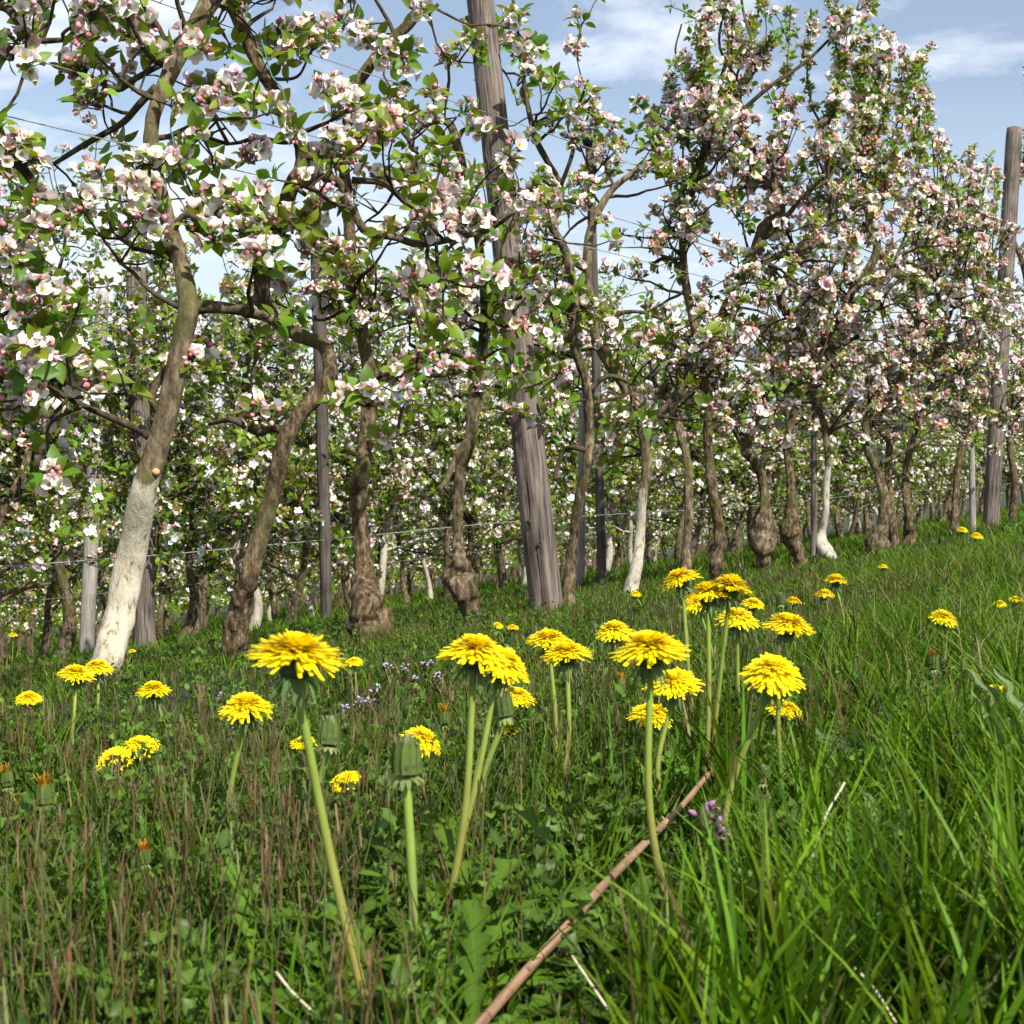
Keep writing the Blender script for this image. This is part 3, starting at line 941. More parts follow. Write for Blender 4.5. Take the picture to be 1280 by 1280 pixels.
for t in TREES:
    k = t['k']
    rng = np.random.default_rng(ord(k) * 13 + 5)
    base = t['pos']
    near = k in 'ZABCDEFGHI'
    root = thing('apple_tree', t['label'], 'apple tree', base, GROW)
    if t.get('mat') == 'white':
        bm = bark_mat('whitewashed_bark', (0.04, 0.028, 0.016), (0.135, 0.105, 0.060), (0.25, 0.20, 0.125), white_below=t['white'] * (1 if k == 'A' else 0.9),
                      white=(0.52, 0.475, 0.375) if k == 'A' else (0.42, 0.39, 0.33))
    elif t.get('mat') == 'old':
        bm = M_BARK_OLD
    else:
        bm = M_BARK
    g = Geo()
    V, Fq = tube(t['tp'], t['tr'], 26 if near else 14, rough=0.20 if t.get('mat') == 'old' else 0.12, rs=34, flute=0.06)
    if 'burl' in t or t.get('mat') == 'old' or k in 'DIL':
        # lumpy swellings near the foot
        zz = V[:, 2] - base[2]
        for i in np.where(zz < 0.20)[0]:
            nv = mnoise.noise(Vector(V[i] * 75)) * 0.006 + mnoise.noise(Vector(V[i] * 28)) * 0.012
            c = t['tp'][np.argmin(np.abs(t['tp'][:, 2] - V[i][2]))]
            V[i] += unit(V[i] - c) * nv * min(1, t['d0'] / 3)
    g.add(V, Fq, np.array([.1, .1, .1]), 0)
    tr = obj('trunk', g.mesh('trunk', [bm], offset=base), root)
    for lp, lr in t['lp'][:len(t['limbs'])]:
        g = Geo()
        V, Fq = tube(lp, lr, 9, rough=0.12, rs=30)
        g.add(V, Fq, np.array([.1, .1, .1]), 0)
        obj('branch', g.mesh('branch', [M_TWIG if lr.max() < .009 else M_BARK], offset=base), root)
    # crown
    limbs = [(t['tp'], t['tr'])] + t['lp'][:len(t['limbs'])]
    twigs, spots = crown_from(rng, limbs, base[2], t['zmin'], t['zmax'] if k in 'ZABCDEF' else 1.42, int(t['n'] * (.38 if k in 'ABC' else .46 if k in 'ZABCDEF' else .95)), lat_len=(.08, .30) if near else (.12, .36), sub=3)
    shoot_spots = []
    for lp, lr in t['lp'][len(t['limbs']):]:       # water shoots: leafy all along
        twigs.append((lp, lr, 5))
        fine = catmull(lp, 9)
        for q in fine[6:]:
            if rng.random() < .62:
                shoot_spots.append((q + rng.normal(0, .008, 3), rng.normal(0, 1, 3) + np.array([0, 0, .6])))
            if rng.random() < .10:
                q2, r2 = grow(rng, q, rng.normal(0, .6, 3) + np.array([0, 0, .7]), rng.uniform(.04, .12), .002, .0013, .25, .2, .02)
                twigs.append((q2, r2, 4))
                shoot_spots.append((q2[-1], q2[-1] - q2[-2]))
                shoot_spots.append((q2[len(q2) // 2], rng.normal(0, 1, 3)))
        shoot_spots.append((fine[-1], fine[-1] - fine[-2]))
    cl_spots = []
    for cx, cy, cs, lp, ld in clump_of[k]:
        d = ld + rng.uniform(-.12, .05)
        n = max(2, int(round(cs / 8)))
        ctr = P(cx, cy, d)
        tp = catmull(np.array([lp, lp * .5 + ctr * .5 + rng.normal(0, .02, 3), ctr]), 6)
        twigs.append((tp, np.linspace(.004, .0018, len(tp)), 5))
        for _ in range(n):
            q = P(cx + rng.normal(0, cs * .45), cy + rng.normal(0, cs * .45), d + rng.normal(0, .04))
            s = catmull(np.array([ctr, ctr * .5 + q * .5 + rng.normal(0, .006, 3), q]), 4)
            twigs.append((s, np.linspace(.0022, .0014, len(s)), 4))
            cl_spots.append((q, q - ctr + np.array([0, -.02, .02])))
    geo = Geo()
    foliage(geo, rng, spots + cl_spots, RO_HI, (.65, 1.05) if k in 'ZABCDEF' else (.5, .85), 1.0)
    if shoot_spots:
        foliage(geo, rng, shoot_spots, RO_HI, (.38, .62), 1.15)
    twig_mesh(geo, twigs, 1)
    obj('crown', geo.mesh('crown', [M_LEAF, M_TWIG], offset=base), root)
    # blossom clusters
    sel = [s for s in spots if rng.random() < (.64 if k in 'ZABCDEF' else .74)]
    sel = cl_spots + sel
    sel = sel + [(p_ + rng.normal(0, .016, 3), d_ + rng.normal(0, .02, 3)) for p_, d_ in sel if rng.random() < .42]
    sel = sel + [a_ for a_ in shoot_spots if rng.random() < .32]
    if near:
        head = len(cl_spots)
        sel = sel[:head] + [sel[i] for i in head + rng.permutation(len(sel) - head)]
    extra = sel[98:] if near else []
    sel = sel[:98] if near else sel
    if near:
        D = unit(np.array([a[1] for a in sel])) + np.array([0, 0, .55]) + rng.normal(0, .3, (len(sel), 3))
        R = frames(D, rng.uniform(0, 6.28, len(sel)))
        for i, (q, _d) in enumerate(sel):
            hi_z = (q[2] - base[2]) > 1.3
            w = int(rng.choice(8, p=[.15, .15, .13, .14, .14, .12, .09, .08]))
            o = obj('blossom_cluster', CL_MESH[w], root)
            M = Matrix([list(map(float, r)) for r in R[i]]).to_4x4() @ Matrix.Scale(float(rng.uniform(.60, .92) if k in 'ZABCDEF' else rng.uniform(.6, .9)), 4)
            M.translation = Vector([float(v) for v in (q - base)])
            o.matrix_local = M
    else:
        geo = Geo()
        foliage(geo, rng, sel, CL_HI[:7], (.65, .95), 1.0)
        V, Fq, C, Mi = geo.arrays()
        o = obj('blossom', make_mesh('blossom', V - base, Fq, C, None, [M_PETAL]), root)
        o['kind'] = 'stuff'
    if extra:
        geo = Geo()
        foliage(geo, rng, extra, CL_HI[:7], (.62, .92), 1.0)
        V, Fq, C, Mi = geo.arrays()
        obj('blossom', make_mesh('blossom', V - base, Fq, C, None, [M_PETAL]), root)['kind'] = 'stuff'
    if k == 'A':      # sawn-off stub on the pale trunk
        a, b, c = proj(t['tp'])
        i = int(np.argmin(np.hypot(a - 196, b - 590)))
        c0 = P(194, 590, c[i] - t['tr'][i] * 0.85)
        V, Fq = tube(np.array([c0 + [0, .01, 0], c0 + [0.001, -.002, .0005]]), [.0062, .0058], 12)
        g = Geo()
        g.add(V, Fq, np.array([.1, .1, .1]), 0)
        tag(obj('cut_stub', g.mesh('cut_stub', [M_CUT], offset=base), root), 'orange sawn off branch stub')

# ------------------------------------------------------------------ rows behind: copies of a few grown trees
def grown_tree(seed, white=False, clusters=100):
    rng = np.random.default_rng(seed)
    h = rng.uniform(1.75, 2.1)
    n = 9
    z = np.linspace(-.06, h, n)
    xy = np.cumsum(rng.normal(0, .045, (n, 2)), 0)
    xy -= xy[1]
    pts = np.column_stack([xy, z])
    rad = np.interp(z, [-.06, .10, .16, .3, .8, h], [.036, .034, .024, .021, .017, .005])
    if seed % 2:
        rad[1] *= 1.25
    c = catmull(np.hstack([pts, rad[:, None]]), 5)
    limbs = [(c[:, :3], c[:, 3])]
    g = Geo()
    V, Fq = tube(c[:, :3], c[:, 3], 10, rough=.16, rs=22)
    g.add(V, Fq, np.array([.1, .1, .1]))
    bm = bark_mat('pale_bark', (0.06, 0.045, 0.03), (0.16, 0.125, 0.08), (0.27, 0.22, 0.15), white_below=.55, white=(.40, .37, .30)) if white else M_BARK
    for _ in range(7):
        i = rng.integers(6, len(c) - 8)
        a = rng.uniform(0, 6.28)
        lp, lr = grow(rng, c[i, :3], [math.cos(a), math.sin(a), rng.uniform(.1, .8)], rng.uniform(.35, .65), .011, .004, .35, .15, .05)
        limbs.append((lp, lr))
        V, Fq = tube(lp, lr, 6, rough=.1, rs=30)
        g.add(V, Fq, np.array([.1, .1, .1]))
    m_trunk = g.mesh('trunk', [bm])
    twigs, spots = crown_from(rng, limbs, 0, .46, h + .1, clusters, (.14, .48), 3, .12)
    geo = Geo()
    foliage(geo, rng, spots, RO_LO, (.8, 1.25))
    twig_mesh(geo, twigs, 1)
    m_crown = geo.mesh('crown', [M_LEAF, M_TWIG])
    geo2 = Geo()
    foliage(geo2, rng, [s for s in spots if rng.random() < .62], CL_LO, (.85, 1.25))
    V, Fq, C, _ = geo2.arrays()
    m_bl = make_mesh('blossom', V, Fq, C, None, [M_PETAL])
    return m_trunk, m_crown, m_bl


VARS = [grown_tree(21), grown_tree(32, True), grown_tree(43), grown_tree(54), grown_tree(65), grown_tree(76, True)]
rr = np.random.default_rng(77)
ROW_WORDS = {1: ('blossoming apple tree in the second row, seen between the front trunks', 'apple trees of the second row'),
             2: ('blossoming apple tree in the third row, farther downhill than the second', 'apple trees of the third row'),
             3: ('small looking blossoming apple tree in the fourth row, far downhill', 'apple trees of the fourth row')}
ROWGAP = 3.09


def row_range(t, m=0.42):
    s0 = (-t * ND[0] - m * t * ND[1]) / (RD[0] + m * RD[1])
    s1 = (m * t * ND[1] - t * ND[0]) / (RD[0] - m * RD[1])
    return s0, s1


far_sites = []
for row in range(1, 9):
    t = ROW1 + ROWGAP * row
    s0, s1 = row_range(t)
    s1 = min(s1, s0 + 26)
    s = s0
    step = .37 if row == 1 else (.44 if row == 2 else .55)
    while s < s1:
        q = t * ND + s * RD + rr.normal(0, .04, 2)
        s += step * rr.uniform(.8, 1.25)
        z = float(gz(q[0], q[1]))
        rz, sc, w = rr.uniform(0, 6.28), rr.uniform(.88, 1.08), int(rr.choice(6, p=[.22, .10, .22, .2, .18, .08]))
        if row <= 3:
            lab, grp = ROW_WORDS[row]
            root = thing('apple_tree', lab, 'apple tree', (q[0], q[1], z), grp)
            root.rotation_euler.z = rz
            root.scale = (sc, sc, sc)
            for nm, me in zip(('trunk', 'crown', 'blossom'), VARS[w]):
                o = obj(nm, me, root)
                if nm == 'blossom':
                    o['kind'] = 'stuff'
        else:
            far_sites.append((q[0], q[1], z, rz, sc))

# the rows beyond read as one mass
fg = Geo()
proto = []
for seed in (5, 6, 7):
    rng = np.random.default_rng(seed)
    g = Geo()
    pts = np.column_stack([np.cumsum(rng.normal(0, .05, 7)), np.cumsum(rng.normal(0, .05, 7)), np.linspace(-.05, 1.9, 7)])
    V, Fq = tube(pts, np.linspace(.035, .006, 7), 6, cap=False)
    g.add(V, Fq, np.array([.13, .09, .05]), 1)
    sp = [(np.array([rng.normal(0, .26), rng.normal(0, .26), rng.uniform(.35, 2.05)]), rng.normal(0, 1, 3)) for _ in range(110)]
    foliage(g, rng, sp, RO_LO[:2], (1.5, 2.3))
    before = len(g.M)
    foliage(g, rng, sp[:85], CL_LO[:2], (1.1, 1.6))
    for i in range(before, len(g.M)):
        g.M[i][:] = 2
    proto.append(g.arrays())
for i, (x, y, z, rz, sc) in enumerate(far_sites):
    V, Fq, C, Mi = proto[i % 3]
    place(fg, (V, Fq, C, Mi), rot_z(rz)[None], np.array([[x, y, z]]), np.array([sc]))
far = obj('orchard_rows', fg.mesh('orchard_rows', [M_LEAF, M_STALK, M_PETAL]))
tag(far, 'dense mass of blossoming orchard rows farthest downhill behind the other rows', 'orchard', kind='stuff')


# ------------------------------------------------------------------ posts
def post(name, label, cat, p_low, p_top, r0, r1, mat, crack=None, knots=(), group=None, cap=False, sides=28):
    lo, hi = np.array(p_low), np.array(p_top)
    ax = unit(hi - lo)
    # run down into the ground
    while lo[2] > gz(lo[0], lo[1]) - 0.05:
        lo = lo - ax * 0.02
    ln = float(np.linalg.norm(hi - lo))
    root = thing(name, label, cat, lo, group)
    root.rotation_euler = Vector(ax).to_track_quat('Z', 'X').to_euler()
    n = 60
    z = np.linspace(0, ln, n)
    V = np.zeros((n, sides, 3))
    ang = np.arange(sides) / sides * 2 * math.pi
    R3 = np.array(Vector(ax).to_track_quat('Z', 'X').to_matrix())
    inv = R3.T
    view = inv @ unit(np.array([0, 0, CAMZ]) - (lo + hi) / 2)
    a_view = math.atan2(view[1], view[0])
    for i in range(n):
        r = np.full(sides, r0 + (r1 - r0) * z[i] / ln)
        r = r * (1 + 0.02 * np.sin(ang * 2 + z[i] * 2) + 0.012 * np.sin(ang * 7 + z[i] * 3))
        if crack is not None and z[i] < crack[1] * ln:
            ca = a_view + crack[0] + 0.22 * math.sin(z[i] * 6.5 + 1)
            dd = np.abs((ang - ca + math.pi) % (2 * math.pi) - math.pi)
            r = r * (1 - 0.32 * np.exp(-(dd / 0.10) ** 2) * min(1, (crack[1] * ln - z[i]) / .15))
        if n - i <= 2:
            r = r * (0.97 if n - i == 2 else 0.90)
        V[i, :, 0], V[i, :, 1], V[i, :, 2] = r * np.cos(ang), r * np.sin(ang), z[i]
    Fq = [(i * sides + j, i * sides + (j + 1) % sides, (i + 1) * sides + (j + 1) % sides, (i + 1) * sides + j) for i in range(n - 1) for j in range(sides)]
    V = V.reshape(-1, 3)
    b = len(V)
    top = V[(n - 1) * sides:].copy()
    top[:, :2] *= 0.02
    V = np.vstack([V, top])
    Fq += [((n - 1) * sides + j, (n - 1) * sides + (j + 1) % sides, b + (j + 1) % sides, b + j) for j in range(sides)]
    obj('shaft', make_mesh('shaft', V, np.array(Fq), None, None, [mat]), root)
    for (kz, ka, ks) in knots:
        r = r0 + (r1 - r0) * kz / ln
        a = a_view + ka
        c = np.array([r * math.cos(a), r * math.sin(a), kz])
        nrm = np.array([math.cos(a), math.sin(a), 0])
        tz = np.array([-math.sin(a), math.cos(a), 0])
        kv, kf = [c + nrm * .002], []
        ring = []
        for j in range(10):
            th = j / 10 * 2 * math.pi
            ring.append(c + nrm * .0012 + tz * math.cos(th) * ks + np.array([0, 0, 1]) * math.sin(th) * ks * 1.35 - nrm * (1 - math.cos(math.cos(th) * ks / r)) * r)
        ring = np.array(ring)
        inner = c + (ring - c) * .3 - nrm * .0004
        kv = np.vstack([ring, inner, inner * .05 + (c - nrm * .001) * .95])
        for j in range(10):
            k2 = (j + 1) % 10
            kf += [(j, k2, 10 + k2, 10 + j), (10 + j, 10 + k2, 20 + k2, 20 + j)]
        obj('knot', make_mesh('knot', kv, np.array(kf), None, None, [M_KNOT]), root)
    if cap:
        rc = r1 * 1.75
        V, Fq = tube(np.array([[0, 0, ln - .035], [0, 0, ln + .012], [0, 0, ln + .03], [0, 0, ln + .034]]), [rc, rc, rc * .85, rc * .3], 20)
        obj('post_cap', make_mesh('post_cap', V, Fq, None, None, [M_BLACK]), root)
    return root


d_post = float(proj(np.append(row_depth(682), .0))[2])
L0 = P(682, 748, d_post)
L1 = P(592, -75, d_post + .02)
ln_ = np.linalg.norm(L1 - L0)


def kn(px, py, s):
    u = (748 - py) / (748 + 75)
    ctr = 682 + (592 - 682) * u
    return ((748 - py) / F * d_post * 1.006 + 0.06, math.asin(max(-.9, min(.9, (px - ctr) / 22))), s)


post('wooden_post', 'big leaning weathered grey post with a long crack, centre of the front row', 'post', L0, L1, .0425, .0350, M_POST,
     crack=(-.42, .36), knots=[kn(607, 30, .0042), kn(605, 41, .0055), kn(598, 60, .006), kn(623, 176, .0065), kn(613, 187, .007), kn(632, 345, .004), kn(672, 660, .005), kn(657, 636, .009), kn(646, 330, .003)])
d_r = float(proj(np.append(row_depth(1240), .0))[2]) + .12
post('wooden_post', 'weathered round post with flat sawn top at the right edge', 'post', P(1238, 660, d_r), P(1268, 160, d_r), .042, .040, M_POST,
     knots=[(.9, .2, .006), (1.4, -.3, .005)])
post('wooden_post', 'upright grey post in the second row just right of the whitewashed trunk', 'post', P(181, 806, 6.3), P(170, 335, 6.3), .050, .044, M_POST)
post('wooden_post', 'pale leaning post behind the whitewashed trunk, left of the upright grey post', 'post', P(109, 792, 8.6), P(128, 365, 8.6), .046, .040, M_POST_PALE)
post('wooden_post', 'grey post behind the second front trunk, its dark top above the blossom', 'post', P(408, 765, 6.9), P(394, 178, 6.7), .027, .038, M_POST_DARK)
post('wooden_post', 'dark slim post topped by a black cap, right of the leaning post', 'post', P(752, 700, 5.3), P(737, 172, 5.3), .017, .017, M_POST_DARK, cap=True)
post('wooden_stake', 'thin grey stake left of the chalk white trunk', 'stake', P(1017, 686, 5.25), P(1018, 480, 5.25), .012, .011, M_POST)
post('wooden_stake', 'thin pale stake left of the right post', 'stake', P(1216, 662, 7.0), P(1213, 480, 7.0), .016, .014, M_POST_PALE)
post('wooden_stake', 'slim straight stake just right of the slim tree behind the leaning post', 'stake', P(726, 722, 5.4), P(728, 470, 5.4), .016, .014, M_POST_PALE)


# ------------------------------------------------------------------ wires
def wire(label, p0, p1, r=.0011, group=None):
    n = 24
    u = np.linspace(0, 1, n)[:, None]
    pts = p0 * (1 - u) + p1 * u
    pts[:, 2] -= .012 * np.sin(u[:, 0] * math.pi * 4) ** 2
    V, Fq = tube(pts - p0, np.full(n, r), 6, cap=False)
    o = obj('wire', make_mesh('wire', V, Fq, None, None, [M_WIRE]), None, [float(v) for v in p0])
    return tag(o, label, 'wire', group or 'trellis wires')


def row_pt(row, s, h, off=0.0):
    q = (ROW1 + ROWGAP * row + off) * ND + s * RD
    z0 = float(gz(*((ROW1 + ROWGAP * row) * ND + s * RD)))
    return np.array([q[0], q[1], z0 + h])


s_a, s_b = np.dot(row_depth(128), RD) - 1.2, np.dot(row_depth(1240), RD) + 4
for lab, h, off in (('lowest trellis wire of the front row at shin height, left to right', .235, .06), ('trellis wire of the front row crossing the trunks at chest height of the trees', .945, -.03),
                    ('highest trellis wire of the front row near the top of the photo', 1.215, .0), ('trellis wire of the front row just under the highest one', 1.07, .05)):
    wire(lab, row_pt(0, s_a, h, off), row_pt(0, s_b, h, off))
s0, s1 = row_range(ROW1 + ROWGAP)
for lab, h in (('lowest trellis wire of the second row, low at the left edge', .30), ('upper trellis wire of the second row, against the sky between blossoms', 1.35)):
    wire(lab, row_pt(1, s0 - 1, h), row_pt(1, s1, h))

# green tie string from the wire to the whitewashed tree
tA = [t for t in TREES if t['k'] == 'A'][0]
dA = float(proj(tA['tp'][len(tA['tp']) // 2])[2])
for lab, path in (('green tie string hanging from wire beside the nearest trunk', [(213, 160), (217, 180), (216, 205), (211, 230), (222, 245), (232, 262), (228, 268)]),
                  ('green tie string tied round the second front limb', [(327, 50), (332, 68), (340, 95), (352, 110), (357, 128), (362, 140)])):
    pts = catmull(np.array([P(x, y, dA - .06) for x, y in path]), 6)
    V, Fq = tube(pts - pts[0], np.full(len(pts), .0014), 6)
    tag(obj('tie_string', make_mesh('tie_string', V, Fq, None, None, [M_TWINE]), None, [float(v) for v in pts[0]]), lab, 'string')

# ------------------------------------------------------------------ dandelions
def dandelion_head(rng):
    g = Geo()
    N = 460
    p1, p2, dr = rng.uniform(0, 6.28), rng.uniform(0, 6.28), rng.uniform(-13, 0)
    for i in range(N):
        f = (i / N) ** 1.25
        az = i * 2.39996 + rng.normal(0, .08)
        rag = 1 + .07 * math.sin(az * 2 + p1) + .05 * math.sin(az * 5 + p2)
        l2 = .0235 * (1 - .70 * f ** .9) * rng.uniform(.86, 1.08) * rag
        el = dr + 66 * f ** 1.6 + rng.normal(0, 3.5) + 5 * math.sin(az + p2) * (1 - f)
        V, Fq, u = strip(l2, .0027 * rng.uniform(.8, 1.2), 3, lambda u: np.array([.5, .95, 1.0, .62]), 1, curl=rng.uniform(-.04, .20), cup=.3)
        V = V @ rot_x(math.radians(el)).T
        V[:, 1] += .0026 * (1 - f)
        V = V @ rot_z(az).T
        V[:, 2] += f * .0042
        g.add(V, Fq, np.array([.93, .765 - .035 * f + rng.uniform(-.03, .03), .010]))
    V, Fq, C = blob(.006, .008, 10, 3, (.92, .78, .01), (.92, .76, .01))
    V[:, 2] += .002
    g.add(V, Fq, C)
    return g.mesh('flower_head', [M_YELLOW], smooth=True)


def bract_cup(rng):
    g = Geo()
    V, Fq, C = blob(.0088, .014, 12, 4, (.055, .10, .028), (.07, .13, .035), .9)
    V[:, 2] -= .0145
    g.add(V, Fq, C)
    for i in range(14):                                   # reflexed bracts
        V, Fq, u = strip(.013, .0034, 3, lambda u: np.array([1, .95, .7, .12]), 1, curl=.5)
        V = V @ rot_x(math.radians(rng.uniform(-50, -10))).T
        V[:, 1] += .006
        V = V @ rot_z(i / 14 * 6.283 + rng.uniform(-.1, .1)).T
        V[:, 2] -= .011
        g.add(V, Fq, np.array([.10, .16, .06]) * rng.uniform(.8, 1.3))
    return g.mesh('bract_cup', [M_HERB])


rd = np.random.default_rng(9)
HEADS = [dandelion_head(rd) for _ in range(4)]
CUPS = [bract_cup(rd) for _ in range(2)]
KEEP = []                     # what the grass in front leaves open: pixel x, y, radius, distance


def fit_depth(px, py, d, hmin=.052):
    for _ in range(60):
        p = P(px, py, d)
        if p[2] - gz(p[0], p[1]) > hmin:
            return d
        d *= .97
    return d


def stem_mesh(top, foot, r0, r1, rng, c):
    mid = (top + foot) / 2 + np.array([rng.normal(0, .011), rng.normal(0, .008), 0])
    pts = catmull(np.array([foot, mid, top]), 8)
    V, Fq = tube(pts - foot, np.linspace(r0, r1, len(pts)), 10)
    u = np.clip((V[:, 2]) / max(.01, (top - foot)[2]), 0, 1)[:, None]
    C = np.array(c) * (1 - u) + np.array([.19, .30, .038]) * u
    return make_mesh('stem', V, Fq, C, None, [M_STALK])


# x, y, width in pixels, real width, stem foot in pixels (or None), tilt (toward camera, sideways), label
G_D = 'open dandelions'
DAND = [
    (372, 808, 112, .046, (440, 1160), (-4, 6), 'largest open dandelion at left, on a long bowed stem'),
    (308, 877, 66, .042, (292, 1030), (2, 3), 'dandelion with ragged raised petals, left below the largest one'),
    (596, 806, 88, .045, (570, 1000), (0, 8), 'large dandelion left in the overlapping pair at the middle'),
    (630, 822, 76, .042, (588, 970), (2, 22), 'tilted dandelion right in the overlapping pair at the middle'),
    (686, 795, 52, .042, (690, 900), (2, -2), 'upper left dandelion in the close pair right of the middle'),
    (708, 811, 58, .042, (700, 905), (0, -4), 'lower right dandelion in the close pair right of the middle'),
    (768, 783, 47, .042, None, (0, 0), 'smaller dandelion tucked behind left of the large middle right one'),
    (812, 802, 90, .045, (830, 1000), (0, -3), 'large flat dandelion right of the middle, overlapping a smaller one'),
    (842, 848, 62, .042, (846, 960), (10, -6), 'dandelion just below the large flat one right of the middle'),
    (815, 888, 52, .042, None, (5, 4), 'dandelion half hidden behind stems below the large flat one'),
    (848, 718, 50, .042, (862, 835), (-3, -22), 'tall dandelion tilted left on a pale bare stem, top of the right group'),
    (884, 735, 58, .042, None, (-8, -4), 'shaded dandelion left in the high overlapping trio'),
    (914, 727, 58, .042, None, (-8, 6), 'shaded dandelion right in the high overlapping trio'),
    (872, 750, 38, .038, None, (10, -10), 'small dandelion lowest in the high overlapping trio'),
    (922, 767, 50, .042, None, (4, 0), 'bright dandelion under the high overlapping trio'),
    (986, 775, 58, .042, None, (0, 8), 'dandelion with drooping right rim, above the lone large right one'),
    (942, 752, 28, .040, None, (4, 4), 'small dandelion behind right of the high overlapping trio'),
    (992, 749, 20, .040, None, (-4, 0), 'tiny shaded dandelion behind the one with the drooping rim'),
    (967, 832, 78, .044, (935, 975), (8, 3), 'lone large dandelion at right with a tilted stem'),
    (981, 882, 42, .040, None, (6, 8), 'small dandelion directly below the lone large right one'),
    (1045, 722, 30, .040, (1046, 790), (-6, 2), 'upper dandelion in the small pair standing in tall grass'),
    (1031, 740, 24, .040, None, (-4, 0), 'lower dandelion in the small pair standing in tall grass'),
    (1180, 768, 36, .042, None, (2, 10), 'dandelion alone in the right meadow'),
    (1250, 753, 17, .038, None, (2, 0), 'left dandelion in the tiny pair at the right edge'),
    (1270, 748, 17, .038, None, (2, 0), 'right dandelion in the tiny pair at the right edge'),
    (1203, 661, 14, .040, None, (2, 0), 'left dandelion in the pair nearest the right post'),
    (1221, 668, 15, .040, None, (2, 0), 'right dandelion in the pair nearest the right post'),
    (1104, 707, 12, .038, None, (2, 0), 'far dandelion below the turban burl'),
    (1240, 861, 26, .036, None, (6, -20), 'dandelion peeking out behind grey leaves at right edge'),
    (95, 838, 44, .042, (83, 950), (2, 2), 'left dandelion in the pair before the whitewashed trunk'),
    (122, 830, 38, .040, (98, 955), (2, 0), 'right dandelion in the pair before the whitewashed trunk'),
    (192, 858, 42, .042, (178, 918), (0, 0), 'flat dandelion right of the whitewashed trunk foot'),
    (36, 870, 32, .038, None, (8, 0), 'round dandelion farthest left in the grass'),
    (142, 945, 44, .038, None, (25, -10), 'lower dandelion in the grassy left pair, facing the viewer'),
    (178, 928, 46, .040, None, (14, 6), 'upper dandelion in the grassy left pair'),
    (381, 926, 32, .038, None, (10, 0), 'dandelion behind the stem of the largest one'),
    (430, 973, 36, .036, None, (28, -20), 'half open dandelion low between the stem and the closed bud'),
    (443, 825, 20, .036, None, (6, 0), 'small far dandelion under the round hairy burl'),
    (530, 919, 54, .042, None, (2, 24), 'tilted dandelion peeking out behind the big closed bud'),
    (646, 866, 44, .040, None, (4, 12), 'dandelion behind a closed bud under the overlapping pair'),
    (637, 908, 26, .036, None, (6, 6), 'small dandelion low behind the stems of the overlapping pair'),
    (641, 783, 14, .036, None, (4, 0), 'right dandelion in the distant dots left of the leaning post'),
    (622, 780, 14, .036, None, (4, 0), 'left dandelion in the distant dots left of the leaning post'),
    (795, 741, 13, .036, None, (4, 0), 'distant dandelion at the foot of the peeled grey trunk'),
    (16, 793, 11, .036, None, (4, 0), 'distant dandelion dot at the far left'),
    (165, 813, 9, .036, None, (4, 0), 'distant dandelion dot between whitewashed trunk and grey post'),
]
rd = np.random.default_rng(19)
for n, (px, py, w, real, foot, tilt, lab) in enumerate(DAND):
    d = F * real / w
    d = fit_depth(px, py, min(d, 6.5))
    s = (w * d / F) / .045
    top = P(px, py, d)
    up = np.array([math.sin(math.radians(tilt[1])), -math.sin(math.radians(tilt[0] + 3)), 1.0])
    up = unit(up)
    neck = top - up * .014 * s
    if foot:
        fdir = P(foot[0], foot[1], d)
        # carry on along the stem down to the soil
        v = unit(fdir - neck)
        fp = neck.copy()
        for _ in range(400):
            fp = fp + v * .002
            if fp[2] < gz(fp[0], fp[1]):
                break
    else:
        fp = np.array([neck[0] + rd.normal(0, .012), neck[1] + rd.normal(0, .012), 0])
    fp[2] = gz(fp[0], fp[1]) - .005
    root = thing('dandelion', lab, 'dandelion', fp, G_D)
    sm = stem_mesh(neck, fp, .0028 * s, .0021 * s, rd, (.24, .16, .055))
    obj('stem', sm, root)
    R = frames(up[None], np.array([rd.uniform(0, 6.28)]))[0]
    for nm, me in (('bract_cup', CUPS[n % 2]), ('flower_head', HEADS[n % 4])):
        o = obj(nm, me, root)
        M = Matrix([list(map(float, r)) for r in R]).to_4x4() @ Matrix.Scale(float(s), 4)
        M.translation = Vector([float(v) for v in (top - fp - up * .004 * s)])
        o.matrix_local = M
    KEEP.append((px, py, w * .55, d))
    if foot:
        for u in (.25, .5, .75):
            KEEP.append((px + (foot[0] - px) * u, py + (foot[1] - py) * u, w * .16, d))


